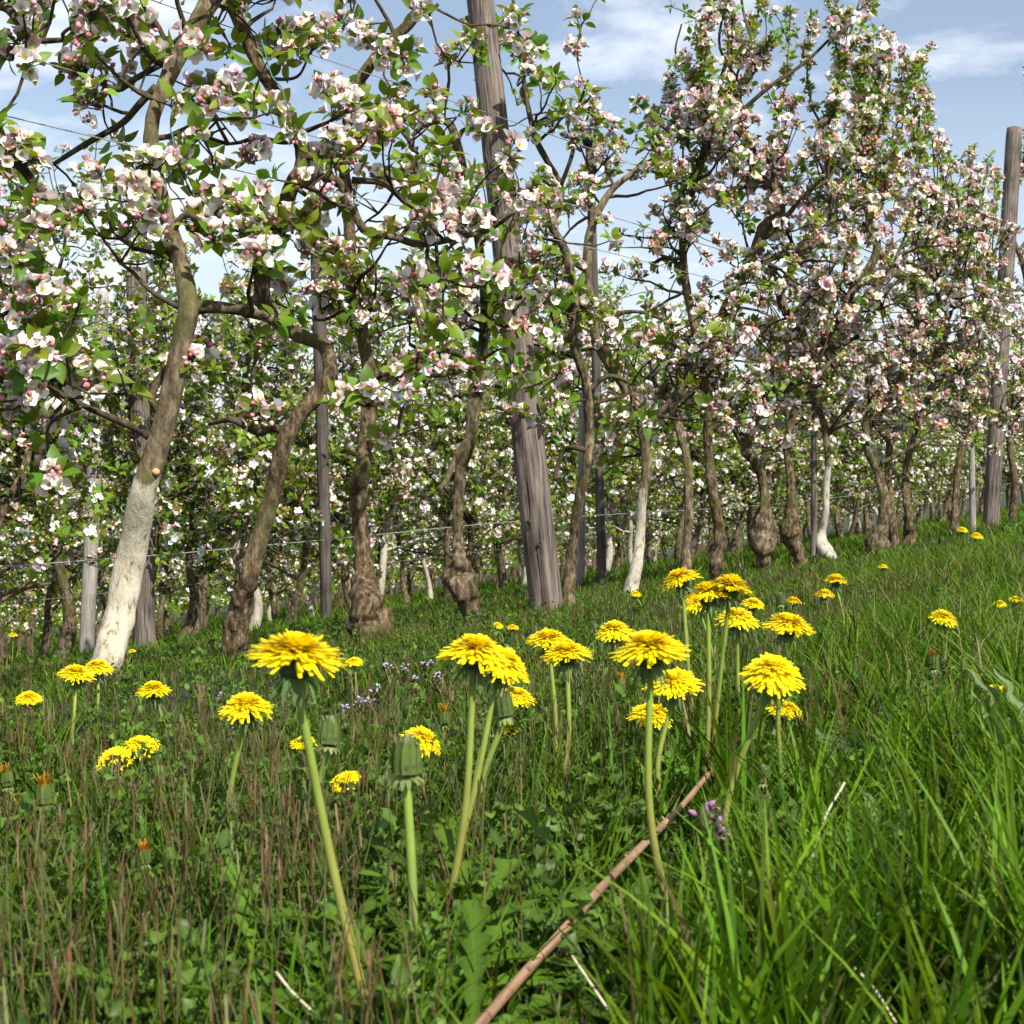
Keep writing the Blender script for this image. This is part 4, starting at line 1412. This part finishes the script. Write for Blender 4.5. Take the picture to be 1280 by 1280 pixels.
# closed buds and wilted heads
def closed_bud(rng, tuft):
    g = Geo()
    V, Fq, C = blob(.0085, .020, 14, 6, (.075, .125, .04), (.13, .20, .075), .75)
    ang = np.arctan2(V[:, 1], V[:, 0])
    V[:, :2] *= (1 + .07 * np.cos(ang * 8))[:, None]
    g.add(V, Fq, C)
    for i in range(12):
        V, Fq, u = strip(.0180, .0056, 4, lambda u: np.array([.8, 1, .95, .8, .45]), 2, fold=-.3)
        V = V @ rot_x(math.radians(90 + rng.uniform(-2, 4))).T
        V[:, 1] += .0078
        V = V @ rot_z(i / 12 * 6.283).T
        V[:, 2] += .003
        g.add(V, Fq, np.array([.115, .165, .04]) * rng.uniform(.8, 1.25))
    for i in range(12):
        V, Fq, u = strip(.0075, .0036, 3, lambda u: np.array([1, 1, .8, .3]), 1, curl=.4)
        V = V @ rot_x(math.radians(rng.uniform(-55, -5))).T
        V[:, 1] += .004
        V = V @ rot_z(i / 12 * 6.283 + .2).T
        V[:, 2] += .001
        g.add(V, Fq, np.array([.20, .26, .09]) * rng.uniform(.8, 1.2))
    n, c0, h = {'green': (34, (.26, .30, .15), .008), 'orange': (46, (.50, .24, .025), .013), 'brown': (40, (.30, .13, .04), .011)}[tuft]
    for i in range(n):
        V, Fq, u = strip(h * rng.uniform(.7, 1.2), .0016, 2, lambda u: np.array([.8, 1, .4]), 1, curl=rng.uniform(-.1, .4))
        V = V @ rot_x(math.radians(rng.uniform(66, 94))).T
        V[:, 1] += rng.uniform(0, .0045)
        V = V @ rot_z(rng.uniform(0, 6.283)).T
        V[:, 2] += .0165
        g.add(V, Fq, np.array(c0) * rng.uniform(.7, 1.3))
    return g.mesh('bud', [M_HERB])


BUDM = {k: closed_bud(np.random.default_rng(i + 31), k) for i, k in enumerate(('green', 'orange', 'brown'))}
BUDS = [
    (508, 945, 42, 'green', (510, 1130), 'big closed green dandelion bud at the middle, front'),
    (412, 915, 30, 'green', (415, 1010), 'closed green dandelion bud right of the longest stem'),
    (628, 880, 28, 'green', (622, 960), 'closed green dandelion bud under the tilted dandelion pair'),
    (955, 968, 18, 'green', None, 'small closed green bud below the lone large right dandelion'),
    (976, 748, 12, 'green', None, 'tiny dark closed bud behind the high dandelion trio'),
    (555, 896, 17, 'orange', (557, 990), 'wilted straw coloured dandelion left of the pair stems'),
    (56, 990, 26, 'orange', None, 'wilted orange dandelion head low at left'),
    (8, 972, 19, 'orange', None, 'wilted orange dandelion head at the very left edge'),
    (1166, 826, 17, 'brown', None, 'wilted brown dandelion head before the right meadow'),
    (1213, 1006, 22, 'brown', None, 'wilted brown dandelion head low at right in long grass'),
    (776, 853, 13, 'orange', None, 'small wilted orange head between the dandelion pair and group'),
    (180, 1068, 20, 'orange', None, 'half closed yellow head low in the left grass'),
]
for px, py, w, kind, foot, lab in BUDS:
    d = fit_depth(px, py, F * .019 / w, .05)
    s = (w * d / F) / .019
    ctr = P(px, py, d)
    up = unit(np.array([rd.normal(0, .08), rd.normal(0, .08), 1]))
    neck = ctr - up * .012 * s
    if foot:
        v = unit(P(foot[0], foot[1], d) - neck)
        fp = neck + v * ((neck[2] - gz(neck[0], neck[1])) / max(.3, -v[2]))
    else:
        fp = neck + np.array([rd.normal(0, .01), rd.normal(0, .01), 0])
    fp[2] = gz(fp[0], fp[1]) - .005
    root = thing('dandelion_bud', lab, 'dandelion bud', fp, 'closed and wilted dandelions')
    obj('stem', stem_mesh(neck, fp, .0030 * s, .0026 * s, rd, (.17, .20, .07)), root)
    o = obj('bud', BUDM[kind], root)
    R = frames(up[None], np.array([rd.uniform(0, 6.28)]))[0]
    M = Matrix([list(map(float, r)) for r in R]).to_4x4() @ Matrix.Scale(float(s), 4)
    M.translation = Vector([float(v) for v in (neck - fp)])
    o.matrix_local = M
    KEEP.append((px, py + (w * .35 if kind != 'green' else 0), w * 1.1, d))


rl = np.random.default_rng(23)
# ------------------------------------------------------------------ dry stick and straws
pts = catmull(np.array([P(583, 1300, .66), P(640, 1234, .73), P(700, 1168, .81), P(760, 1101, .91), P(815, 1045, 1.02), P(852, 1008, 1.12), P(886, 967, 1.20)]), 7)
V, Fq = tube(pts - pts[0], np.interp(np.linspace(0, 1, len(pts)), [0, .3, .6, 1], [.0027, .0029, .0030, .0022]), 12, rough=.07, rs=45)
gstick = Geo()
gstick.add(V, Fq, np.array([.3, .2, .1]))
for i in (9, 17, 24, 31):          # bud scars
    V, Fq = tube(np.array([pts[i] - pts[0], pts[i] - pts[0] + np.array([rl.uniform(-.004, .006), -.003, .005])]), [.0018, .0009], 7)
    gstick.add(V, Fq, np.array([.3, .2, .1]))
sq = Vector([float(v) for v in pts[-1] - pts[0]]).to_track_quat('Z', 'Y')
gstick.V = [v @ np.array(sq.to_matrix()) for v in gstick.V]
stick = obj('dry_stick', gstick.mesh('dry_stick', [M_STICK]), None, [float(v) for v in pts[0]])
stick.rotation_euler = sq.to_euler()
tag(stick, 'long dry tan stick lying aslant across the foreground grass', 'stick')
for i in range(0, len(pts), 2):
    a, b, c = proj(pts[i])
    KEEP.append((float(a), float(b), 20, float(c)))
M_STRAW = plain_mat('dry_straw', (.50, .45, .31), rough=.6)
for lab, path in (('pale dry straw at the bottom, right of the stick', [(715, 1195, .72), (740, 1232, .70), (760, 1262, .69)]), ('pale dry straw at the bottom left', [(345, 1215, .70), (365, 1240, .69), (388, 1262, .68)]),
                  ('pale bent straw arching up in the right grass', [(1005, 1115, .85), (1028, 1030, .86), (1056, 978, .87)]), ('curved pale straw low in the right corner', [(1068, 1210, .68), (1092, 1235, .68), (1122, 1282, .67)])):
    pp = catmull(np.array([P(*a) for a in path]), 5)
    for _ in range(3):
        low = pp[:, 2] - gz(pp[:, 0], pp[:, 1])
    V, Fq = tube(pp - pp[0], np.full(len(pp), .0007), 6)
    tag(obj('straw', make_mesh('straw', V, Fq, None, None, [M_STRAW]), None, [float(v) for v in pp[0]]), lab, 'straw', 'dry straws')
    for a in path:
        KEEP.append((a[0], a[1], 9, a[2]))

# ------------------------------------------------------------------ leaf rosettes and broad leaves
def lobed(u):
    saw = (u * 6.5) % 1.0
    env = np.interp(u, [0, .12, .35, .72, .93, 1], [.16, .22, .55, 1.0, .75, .06])
    return env * (0.25 + .75 * saw)


def big_leaf(rng, ln, w, prof, c, el, az, curl, na=20):
    V, Fq, u = strip(ln, w, na, prof, 2, fold=.35, curl=curl)
    V[:, 2] += .004 * np.sin(u * 14 + rng.uniform(0, 6)) * (np.abs(V[:, 0]) / (w / 2 + 1e-6))
    V = V @ rot_x(math.radians(el)).T @ rot_z(az).T
    C = np.repeat(np.array(c)[None], len(V), 0)
    C[1::3] = C[1::3] * 1.3 + np.array([.01, .01, .004])     # pale midrib
    return V, Fq, C


ROS = [(520, 1080, .80), (600, 1060, .92), (430, 1190, .70), (700, 1010, 1.15), (490, 1215, .70), (860, 1000, 1.15), (735, 880, 1.45), (575, 1120, .84), (480, 1010, .95), (330, 1120, .78), (1070, 900, 1.15), (940, 1020, 1.0), (560, 1035, .95), (640, 1000, 1.05), (470, 1110, .78), (590, 1190, .70), (540, 1130, .76), (760, 1050, .95), (800, 1120, .82)]
ROS_L = ['lobed leaf rosette under the big closed bud', 'lobed leaf rosette under the overlapping dandelion pair', 'lobed leaf rosette at the foot of the longest dandelion stem', 'lobed leaf rosette above the dry stick middle',
         'lobed leaf rosette low at the middle, left of the stick end', 'lobed leaf rosette at the upper end of the dry stick', 'lobed leaf rosette under the close dandelion pair', 'lobed leaf rosette just left of the dry stick',
         'lobed leaf rosette left behind the big closed bud', 'lobed leaf rosette left of the longest stem', 'lobed leaf rosette in the dark grass at right', 'lobed leaf rosette under the lone large right dandelion', 'dense leaf rosette in the shade between big bud and pair stems', 'leaf rosette right of the pair stems', 'leaf rosette right of the longest stem foot',
         'low leaf rosette beside the lower end of the dry stick', 'leaf rosette in front of the big bud stem', 'leaf rosette under the middle of the dry stick, far side', 'leaf rosette right of the stick among the grass']
rl = np.random.default_rng(23)
for (px, py, d), lab in zip(ROS, ROS_L):
    p = P(px, py, d)
    z = float(gz(p[0], p[1]))
    root = thing('dandelion_rosette', lab, 'leaf rosette', (p[0], p[1], z), 'dandelion leaf rosettes')
    for i in range(11):
        ln = rl.uniform(.07, .13) * (1 if d < 1.05 else .75)
        for _try in range(6):
            V, Fq, C = big_leaf(rl, ln, ln * rl.uniform(.17, .24), lobed, np.array([.062, .125, .010]) * rl.uniform(.6, 1.3), rl.uniform(18, 62), i * 2.4 + _try * .5, rl.uniform(.3, .7), 44)
            lx_, ly_, ld_ = proj(V + np.array([p[0], p[1], z]))
            if not any(((ld_ < kd - .005) & (np.hypot(lx_ - kx, ly_ - ky) < kr)).sum() > 1 for kx, ky, kr, kd in KEEP if kr > 19.5):
                obj('leaf', make_mesh('leaf', V, Fq, C, None, [M_HERB]), root)
                break


def oval(u):
    return np.clip(np.sin(np.pi * u ** .7), .03, 1) ** .75


for (px, py, d, n, ln, w, c, lab) in ((1262, 850, 1.10, 14, .040, .014, (.12, .18, .07), 'grey green broad leaved weed at the right edge'), (1095, 985, 1.0, 3, .050, .018, (.10, .16, .06), 'upright oval leaf weed in the right grass, pale edged'),
                                      (1060, 915, 1.25, 4, .075, .02, (.07, .12, .045), 'long leaved weed leaning left beside the lone large right dandelion'), (705, 1262, .62, 3, .035, .028, (.055, .13, .02), 'round leaved clover at the bottom, right of the stick end')):
    p = P(px, py, d)
    z = float(gz(p[0], p[1]))
    root = thing('broadleaf_weed', lab, 'weed', (p[0], p[1], z), 'broad leaved weeds')
    zt = max(.0, p[2] - z - .03)
    for i in range(n):
        V, Fq, C = big_leaf(rl, ln * rl.uniform(.8, 1.2), w * rl.uniform(.8, 1.2), oval, np.array(c) * rl.uniform(.8, 1.25), rl.uniform(30, 80), i * 2.1 + rl.uniform(0, 1), rl.uniform(.1, .5), 10)
        V = V + np.array([rl.normal(0, .01), rl.normal(0, .01), rl.uniform(.3, 1) * zt])
        obj('leaf', make_mesh('leaf', V, Fq, C, None, [M_HERB]), root)
    if zt > .02:
        V, Fq = tube(np.array([[0, 0, -.01], [.002, 0, zt * .5], [0, .002, zt]]), [.002, .0018, .0014], 6)
        obj('stem', make_mesh('stem', V, Fq, np.repeat([[.14, .19, .07]], len(V), 0), None, [M_STALK]), root)
    KEEP.append((px, py - 20, 34, d))

# dead-nettle and small lilac flowers
def nettle(px, py, d, lab, c, grp, sc=1.0):
    p = P(px, py, d)
    z = float(gz(p[0], p[1]))
    h = max(.03, p[2] - z)
    root = thing('dead_nettle', lab, 'wildflower', (p[0], p[1], z), grp)
    V, Fq = tube(np.array([[0, 0, -.01], [.003, .002, h * .5], [0, 0, h]]), [.0016, .0014, .001], 6)
    obj('stem', make_mesh('stem', V, Fq, np.repeat([[.13, .09, .06]], len(V), 0), None, [M_STALK]), root)
    g = Geo()
    for i in range(9):
        V, Fq, C = big_leaf(rl, .018 * sc, .014 * sc, oval, np.array([.09, .085, .045]) * rl.uniform(.7, 1.3), rl.uniform(-10, 40), i * 2.2, .3, 6)
        g.add(V + np.array([0, 0, h * (.55 + .45 * i / 9)]), Fq, C)
    obj('foliage', g.mesh('foliage', [M_LEAF]), root)
    for i in range(5):
        g = Geo()
        V, Fq, C = blob(.0032 * sc, .011 * sc, 7, 4, np.array(c) * .8, c)
        V = V @ rot_x(math.radians(-55)).T @ rot_z(i * 1.4 + rl.uniform(0, .5)).T
        g.add(V, Fq, C)
        V2, F2, u2 = strip(.006 * sc, .006 * sc, 3, oval, 2, fold=.3)
        V2 = V2 @ rot_x(math.radians(-20)).T
        V2[:, 1] += .008 * sc
        g.add(V2 @ rot_z(i * 1.4 + .1).T, F2, np.array(c))
        o = obj('flower', g.mesh('flower', [M_PETAL]), root)
        o.location = (rl.normal(0, .003), rl.normal(0, .003), h * rl.uniform(.86, 1.02))
    KEEP.append((px, py, 14, d))


nettle(884, 1008, .98, 'pink purple dead nettle at the upper end of the stick', (.45, .22, .40), 'dead nettles', .7)
nettle(900, 1030, .95, 'second pink dead nettle, lower right of the stick tip', (.45, .22, .40), 'dead nettles', .6)
for i, (px, py) in enumerate([(432, 884), (448, 872), (464, 874), (482, 830), (505, 832), (530, 828), (300, 905), (545, 842), (275, 868), (470, 858), (518, 846)]):
    nettle(px, py, fit_depth(px, py, 2.0, .05), 'tiny lilac wildflower among the brown grass below the hairy burl', (.50, .44, .60), 'tiny lilac wildflowers', .55)

# ------------------------------------------------------------------ grass
KEEPA = np.array(KEEP)


def smooth(a, b, x):
    u = np.clip((x - a) / (b - a), 0, 1)
    return u * u * (3 - 2 * u)


def lowfreq(x, y, s=1.0):
    return (np.sin(2.1 * s * x + 1.7 * np.sin(1.3 * s * y)) + np.sin(2.7 * s * y + 1.1 * np.sin(1.9 * s * x) + 2) + np.sin(4.3 * s * x - 3.7 * s * y)) / 3


def scatter(rng, n, y0, y1, m=.50, pad=.35, power=1.0):
    y = (y0 ** power + rng.random(n) * (y1 ** power - y0 ** power)) ** (1 / power)
    x = rng.uniform(-1, 1, n) * (m * y + pad)
    return x, y


def trim(x, y, z, h, lx, ly, floor=.012):
    """plants standing before a flower stay short enough to leave it in view"""
    bx, by, bd = proj(np.stack([x, y, z], 1))
    for _ in range(2):
        tx, ty, td = proj(np.stack([x + lx * h, y + ly * h, z + h], 1))
        for (kx, ky, kr, kd) in KEEPA:
            m = (bd < kd + .022 * kd) & ((np.abs(bx - kx) < kr * 1.05) | (np.abs(tx - kx) < kr * 1.05)) & (ty < ky + kr * .75)
            if m.any():
                want = (by[m] - (ky + kr * .75)) / np.maximum(by[m] - ty[m], 1e-3)
                h[m] = np.maximum(floor, h[m] * np.clip(want, 0.05, 1))
    return h


def blades(geo, rng, x, y, h, w, lean, bend, C, segs=3, m=0):
    n = len(x)
    z = gz(x, y) - .004
    az = rng.uniform(0, 2 * math.pi, n)
    lx, ly = np.cos(az) * lean, np.sin(az) * lean
    h = trim(x, y, z, h.copy(), lx, ly)
    fa = az + math.pi / 2 + rng.normal(0, .7, n)
    wx, wy = np.cos(fa), np.sin(fa)
    V = np.zeros((n, segs + 1, 2, 3))
    for i in range(segs + 1):
        u = i / segs
        off = h * (lean * u + bend * u * u)
        cx = x + np.cos(az) * off
        cy = y + np.sin(az) * off
        cz = z + h * (u - .28 * bend * u * u)
        ww = w * (1 - u ** 1.7) * .5 + .00025
        V[:, i, 0] = np.stack([cx - wx * ww, cy - wy * ww, cz], 1)
        V[:, i, 1] = np.stack([cx + wx * ww, cy + wy * ww, cz], 1)
    b = np.arange(n) * (segs + 1) * 2
    Fq = []
    for i in range(segs):
        a = b + i * 2
        Fq.append(np.stack([a, a + 1, a + 3, a + 2], 1))
    Fq = np.concatenate(Fq)
    CC = np.repeat(C[:, None], (segs + 1) * 2, 1).reshape(-1, 3)
    geo.add(V.reshape(-1, 3), Fq, CC, m)


def greens(rng, n, lush, dry=.06):
    c = np.array([.066, .128, .004])[None] * rng.uniform(.25, 1.7, (n, 1))
    c = c * np.stack([rng.uniform(.70, 1.22, n), np.ones(n), rng.uniform(.7, 1.8, n)], 1)
    c = c * (0.88 + .30 * lush)[:, None]
    d = rng.random(n) < dry
    c[d] = np.array([.26, .215, .10]) * rng.uniform(.6, 1.2, (d.sum(), 1))
    return c


rg = np.random.default_rng(101)
gg = Geo()


def lushness(x, y):
    r = x / np.maximum(y, .2)
    near = smooth(.02, .20, r + .05 * lowfreq(x * 3, y * 3)) * (1 - smooth(1.05, 1.5, y))
    farr = smooth(.20, .33, r + .06 * lowfreq(x, y)) * smooth(.9, 1.5, y) * .8
    back = smooth(1.2, 2.2, x * ND[0] + y * ND[1]) * .55
    return np.clip(np.maximum(np.maximum(near, farr), back), 0, 1)


# near
x, y = scatter(rg, 25000, .50, 1.6, .46, .42, 1.6)
lu = lushness(x, y)
k = rg.random(len(x)) < (.85 - .5 * lu)
x, y, lu = x[k], y[k], lu[k]
h = (.035 + .065 * rg.random(len(x))) * (1 - lu) + lu * (.05 + .08 * rg.random(len(x)))
h *= 1 + .25 * lowfreq(x * 4, y * 4)
blades(gg, rg, x, y, h, rg.uniform(.0014, .0030, len(x)) * (1 + .5 * lu), rg.uniform(.0, .35, len(x)), rg.uniform(.1, .7, len(x)), greens(rg, len(x), lu, .03), 5)
# tufts of tall broad blades at the right
tx_, ty_ = scatter(rg, 960, .55, 1.55, .44, .40, 1.5)
lu = lushness(tx_, ty_)
kk = rg.random(len(tx_)) < lu
tx_, ty_ = tx_[kk], ty_[kk]
per = 15
x = np.repeat(tx_, per) + rg.normal(0, .014, len(tx_) * per)
y = np.repeat(ty_, per) + rg.normal(0, .014, len(ty_) * per)
th = np.repeat(rg.uniform(.11, .185, len(tx_)), per)
h = th * rg.uniform(.55, 1.1, len(x))
h = np.minimum(h, .15 + .08 * smooth(.55, .9, y))
blades(gg, rg, x, y, h, rg.uniform(.0026, .0054, len(x)), rg.uniform(.0, .22, len(x)), rg.uniform(.05, .6, len(x)), greens(rg, len(x), np.ones(len(x)), .015) * np.repeat(rg.uniform(.7, 1.3, (len(tx_), 1)), per, 0), 6)
# middle
x, y = scatter(rg, 105000, 1.5, 5.2, .48, .5, 1.5)
lu = lushness(x, y)
tq = x * ND[0] + y * ND[1]
h = (.03 + .045 * rg.random(len(x))) * (1 + .3 * lowfreq(x * 2, y * 2)) * (1 + .5 * lu) * (1 - .6 * smooth(.9, 1.6, tq))
blades(gg, rg, x, y, h, rg.uniform(.0015, .0030, len(x)) * (1 + y * .06), rg.uniform(.0, .35, len(x)), rg.uniform(.1, .8, len(x)), greens(rg, len(x), lu, .08), 3)
# far
x, y = scatter(rg, 60000, 5, 16, .46, .4, 1.3)
lu = lushness(x, y)
h = (.025 + .05 * rg.random(len(x))) * (1 + .3 * lowfreq(x, y))
blades(gg, rg, x, y, h, rg.uniform(.005, .010, len(x)), rg.uniform(.0, .5, len(x)), rg.uniform(.1, .8, len(x)), greens(rg, len(x), lu, .05), 2)
x, y = scatter(rg, 30000, 16, 34, .44, .4, 1.2)
blades(gg, rg, x, y, .08 + .12 * rg.random(len(x)), rg.uniform(.012, .025, len(x)), rg.uniform(.0, .5, len(x)), rg.uniform(.1, .8, len(x)), greens(rg, len(x), np.ones(len(x)) * .5, .05), 2)
go = obj('grass', gg.mesh('grass', [M_GRASS], smooth=True))
tag(go, 'green grass covering the orchard floor', 'grass', kind='stuff')

# reddish brown seed stalks standing in the grass
gs_ = Geo()


def stalks(rng, x, y, h, w):
    n = len(x)
    z = gz(x, y) - .004
    az = rng.uniform(0, 6.28, n)
    lean = rng.uniform(0, .38, n)
    lx, ly = np.cos(az) * lean, np.sin(az) * lean
    h = trim(x, y, z, h.copy(), lx, ly, .02)
    c0 = np.array([.105, .135, .030])[None] * rng.uniform(.7, 1.3, (n, 1))
    c1 = np.where(rng.random((n, 1)) < .58, np.array([[.125, .070, .034]]), np.array([[.10, .115, .035]])) * rng.uniform(.6, 1.35, (n, 1))
    segs = 3
    V = np.zeros((n, segs + 1, 3, 3))
    C = np.zeros((n, segs + 1, 3, 3))
    ph = rng.uniform(0, 6.28, n)
    for i in range(segs + 1):
        u = i / segs
        cx, cy, cz = x + lx * h * u, y + ly * h * u, z + h * u
        ww = w * [1, .9, .95, .5][i] * .5
        for j in range(3):
            a = ph + j * 2.094
            V[:, i, j] = np.stack([cx + np.cos(a) * ww, cy + np.sin(a) * ww, cz], 1)
            C[:, i, j] = c0 * (1 - u) + c1 * u
    b = np.arange(n) * (segs + 1) * 3
    Fq = []
    for i in range(segs):
        for j in range(3):
            a = b + i * 3
            k2 = (j + 1) % 3
            Fq.append(np.stack([a + j, a + k2, a + 3 + k2, a + 3 + j], 1))
    gs_.add(V.reshape(-1, 3), np.concatenate(Fq), C.reshape(-1, 3))
    # narrow seed pods held upright round the upper half
    for q in range(4):
        m = rng.random(n) < .75
        if not m.any():
            continue
        u = rng.uniform(.5, .98, n)[m]
        px_, py_, pz_ = (x + lx * h * 1)[m] * 0 + (x[m] + lx[m] * h[m] * u), y[m] + ly[m] * h[m] * u, z[m] + h[m] * u
        a = rng.uniform(0, 6.28, m.sum())
        ln = np.minimum(rng.uniform(.010, .024, m.sum()), h[m] * .4)
        ex, ey, ez = px_ + np.cos(a) * ln * .35, py_ + np.sin(a) * ln * .35, pz_ + ln * .9
        ww = w[m] * .42
        sx, sy = -np.sin(a), np.cos(a)
        Vp = np.zeros((m.sum(), 4, 3))
        Vp[:, 0] = np.stack([px_ - sx * ww, py_ - sy * ww, pz_], 1)
        Vp[:, 1] = np.stack([px_ + sx * ww, py_ + sy * ww, pz_], 1)
        Vp[:, 2] = np.stack([ex + sx * ww * .7, ey + sy * ww * .7, ez], 1)
        Vp[:, 3] = np.stack([ex - sx * ww * .7, ey - sy * ww * .7, ez], 1)
        bq = np.arange(m.sum()) * 4
        gs_.add(Vp.reshape(-1, 3), np.stack([bq, bq + 1, bq + 2, bq + 3], 1), np.repeat(c1[m], 4, 0))


x, y = scatter(rg, 4200, .52, 1.5, .44, .36, 1.6)
lu = lushness(x, y)
r = x / y
k = rg.random(len(x)) < np.clip((1 - lu) * (.35 + .65 * smooth(-.02, -.16, r)), .02, 1)
x, y = x[k], y[k]
stalks(rg, x, y, (.05 + .085 * rg.random(len(x))), rg.uniform(.0009, .0016, len(x)))
x, y = scatter(rg, 10500, 1.4, 4.6, .46, .1, 1.4)
lu = lushness(x, y)
k = rg.random(len(x)) < np.clip((1 - lu) * (.6 + .6 * lowfreq(x * 1.5, y * 1.5)), .06, 1)
x, y = x[k], y[k]
tq = x * ND[0] + y * ND[1]
stalks(rg, x, y, (.045 + .055 * rg.random(len(x))) * (1 - .55 * smooth(.7, 1.5, tq)), rg.uniform(.0013, .0022, len(x)))
so = obj('seed_stalks', gs_.mesh('seed_stalks', [M_STALK]))
tag(so, 'reddish brown upright seed stalks standing through the grass', 'wild stalks', kind='stuff')

# small leaved herbs between the blades
gh = Geo()
HERB = []
for q in range(4):
    g = Geo()
    for i in range(11):
        ln = rl.uniform(.006, .0135)
        V, Fq, C = big_leaf(rl, ln, ln * rl.uniform(.5, .8), oval, np.array([.070, .135, .018]) * rl.uniform(.6, 1.5), rl.uniform(-5, 55), i * 2.4, .3, 4)
        g.add(V + np.array([rl.normal(0, .008), rl.normal(0, .008), rl.uniform(0, .04)]), Fq, C)
    V, Fq, C, _ = g.arrays()
    HERB.append((V, Fq, C))


def herbs(rng, x, y, s, raise_):
    z = gz(x, y) + raise_ * rng.random(len(x))
    bx, by, bd = proj(np.stack([x, y, z + .03], 1))
    ok = np.ones(len(x), bool)
    for kx, ky, kr, kd in KEEPA:
        ok &= ~((bd < kd - .01) & (np.abs(bx - kx) < kr + .02 * F / bd) & (by < ky + kr))
    x, y, z, s = x[ok], y[ok], z[ok], s[ok]
    n = len(x)
    w = rng.integers(0, 4, n)
    D = np.stack([rng.normal(0, .2, n), rng.normal(0, .2, n), np.ones(n)], 1)
    R = frames(D, rng.uniform(0, 6.28, n))
    tint = rng.uniform(.7, 1.3, (n, 1)) * np.ones((1, 3))
    for q in range(4):
        m = w == q
        place(gh, HERB[q], R[m], np.stack([x, y, z], 1)[m], s[m], tint[m])


x, y = scatter(rg, 2200, .5, 1.7, .46, .40, 1.6)
lu = lushness(x, y)
k = rg.random(len(x)) < (1 - .7 * lu)
x, y = x[k], y[k]
herbs(rg, x, y, rg.uniform(.7, 1.4, len(x)), .035)
x, y = scatter(rg, 500, 1.6, 3.5, .46, .1, 1.4)
herbs(rg, x, y, rg.uniform(.7, 1.3, len(x)), .01)
ho = obj('ground_herbs', gh.mesh('ground_herbs', [M_LEAF]))
tag(ho, 'small leaved green herbs growing low between the grass blades', 'ground cover', kind='stuff')
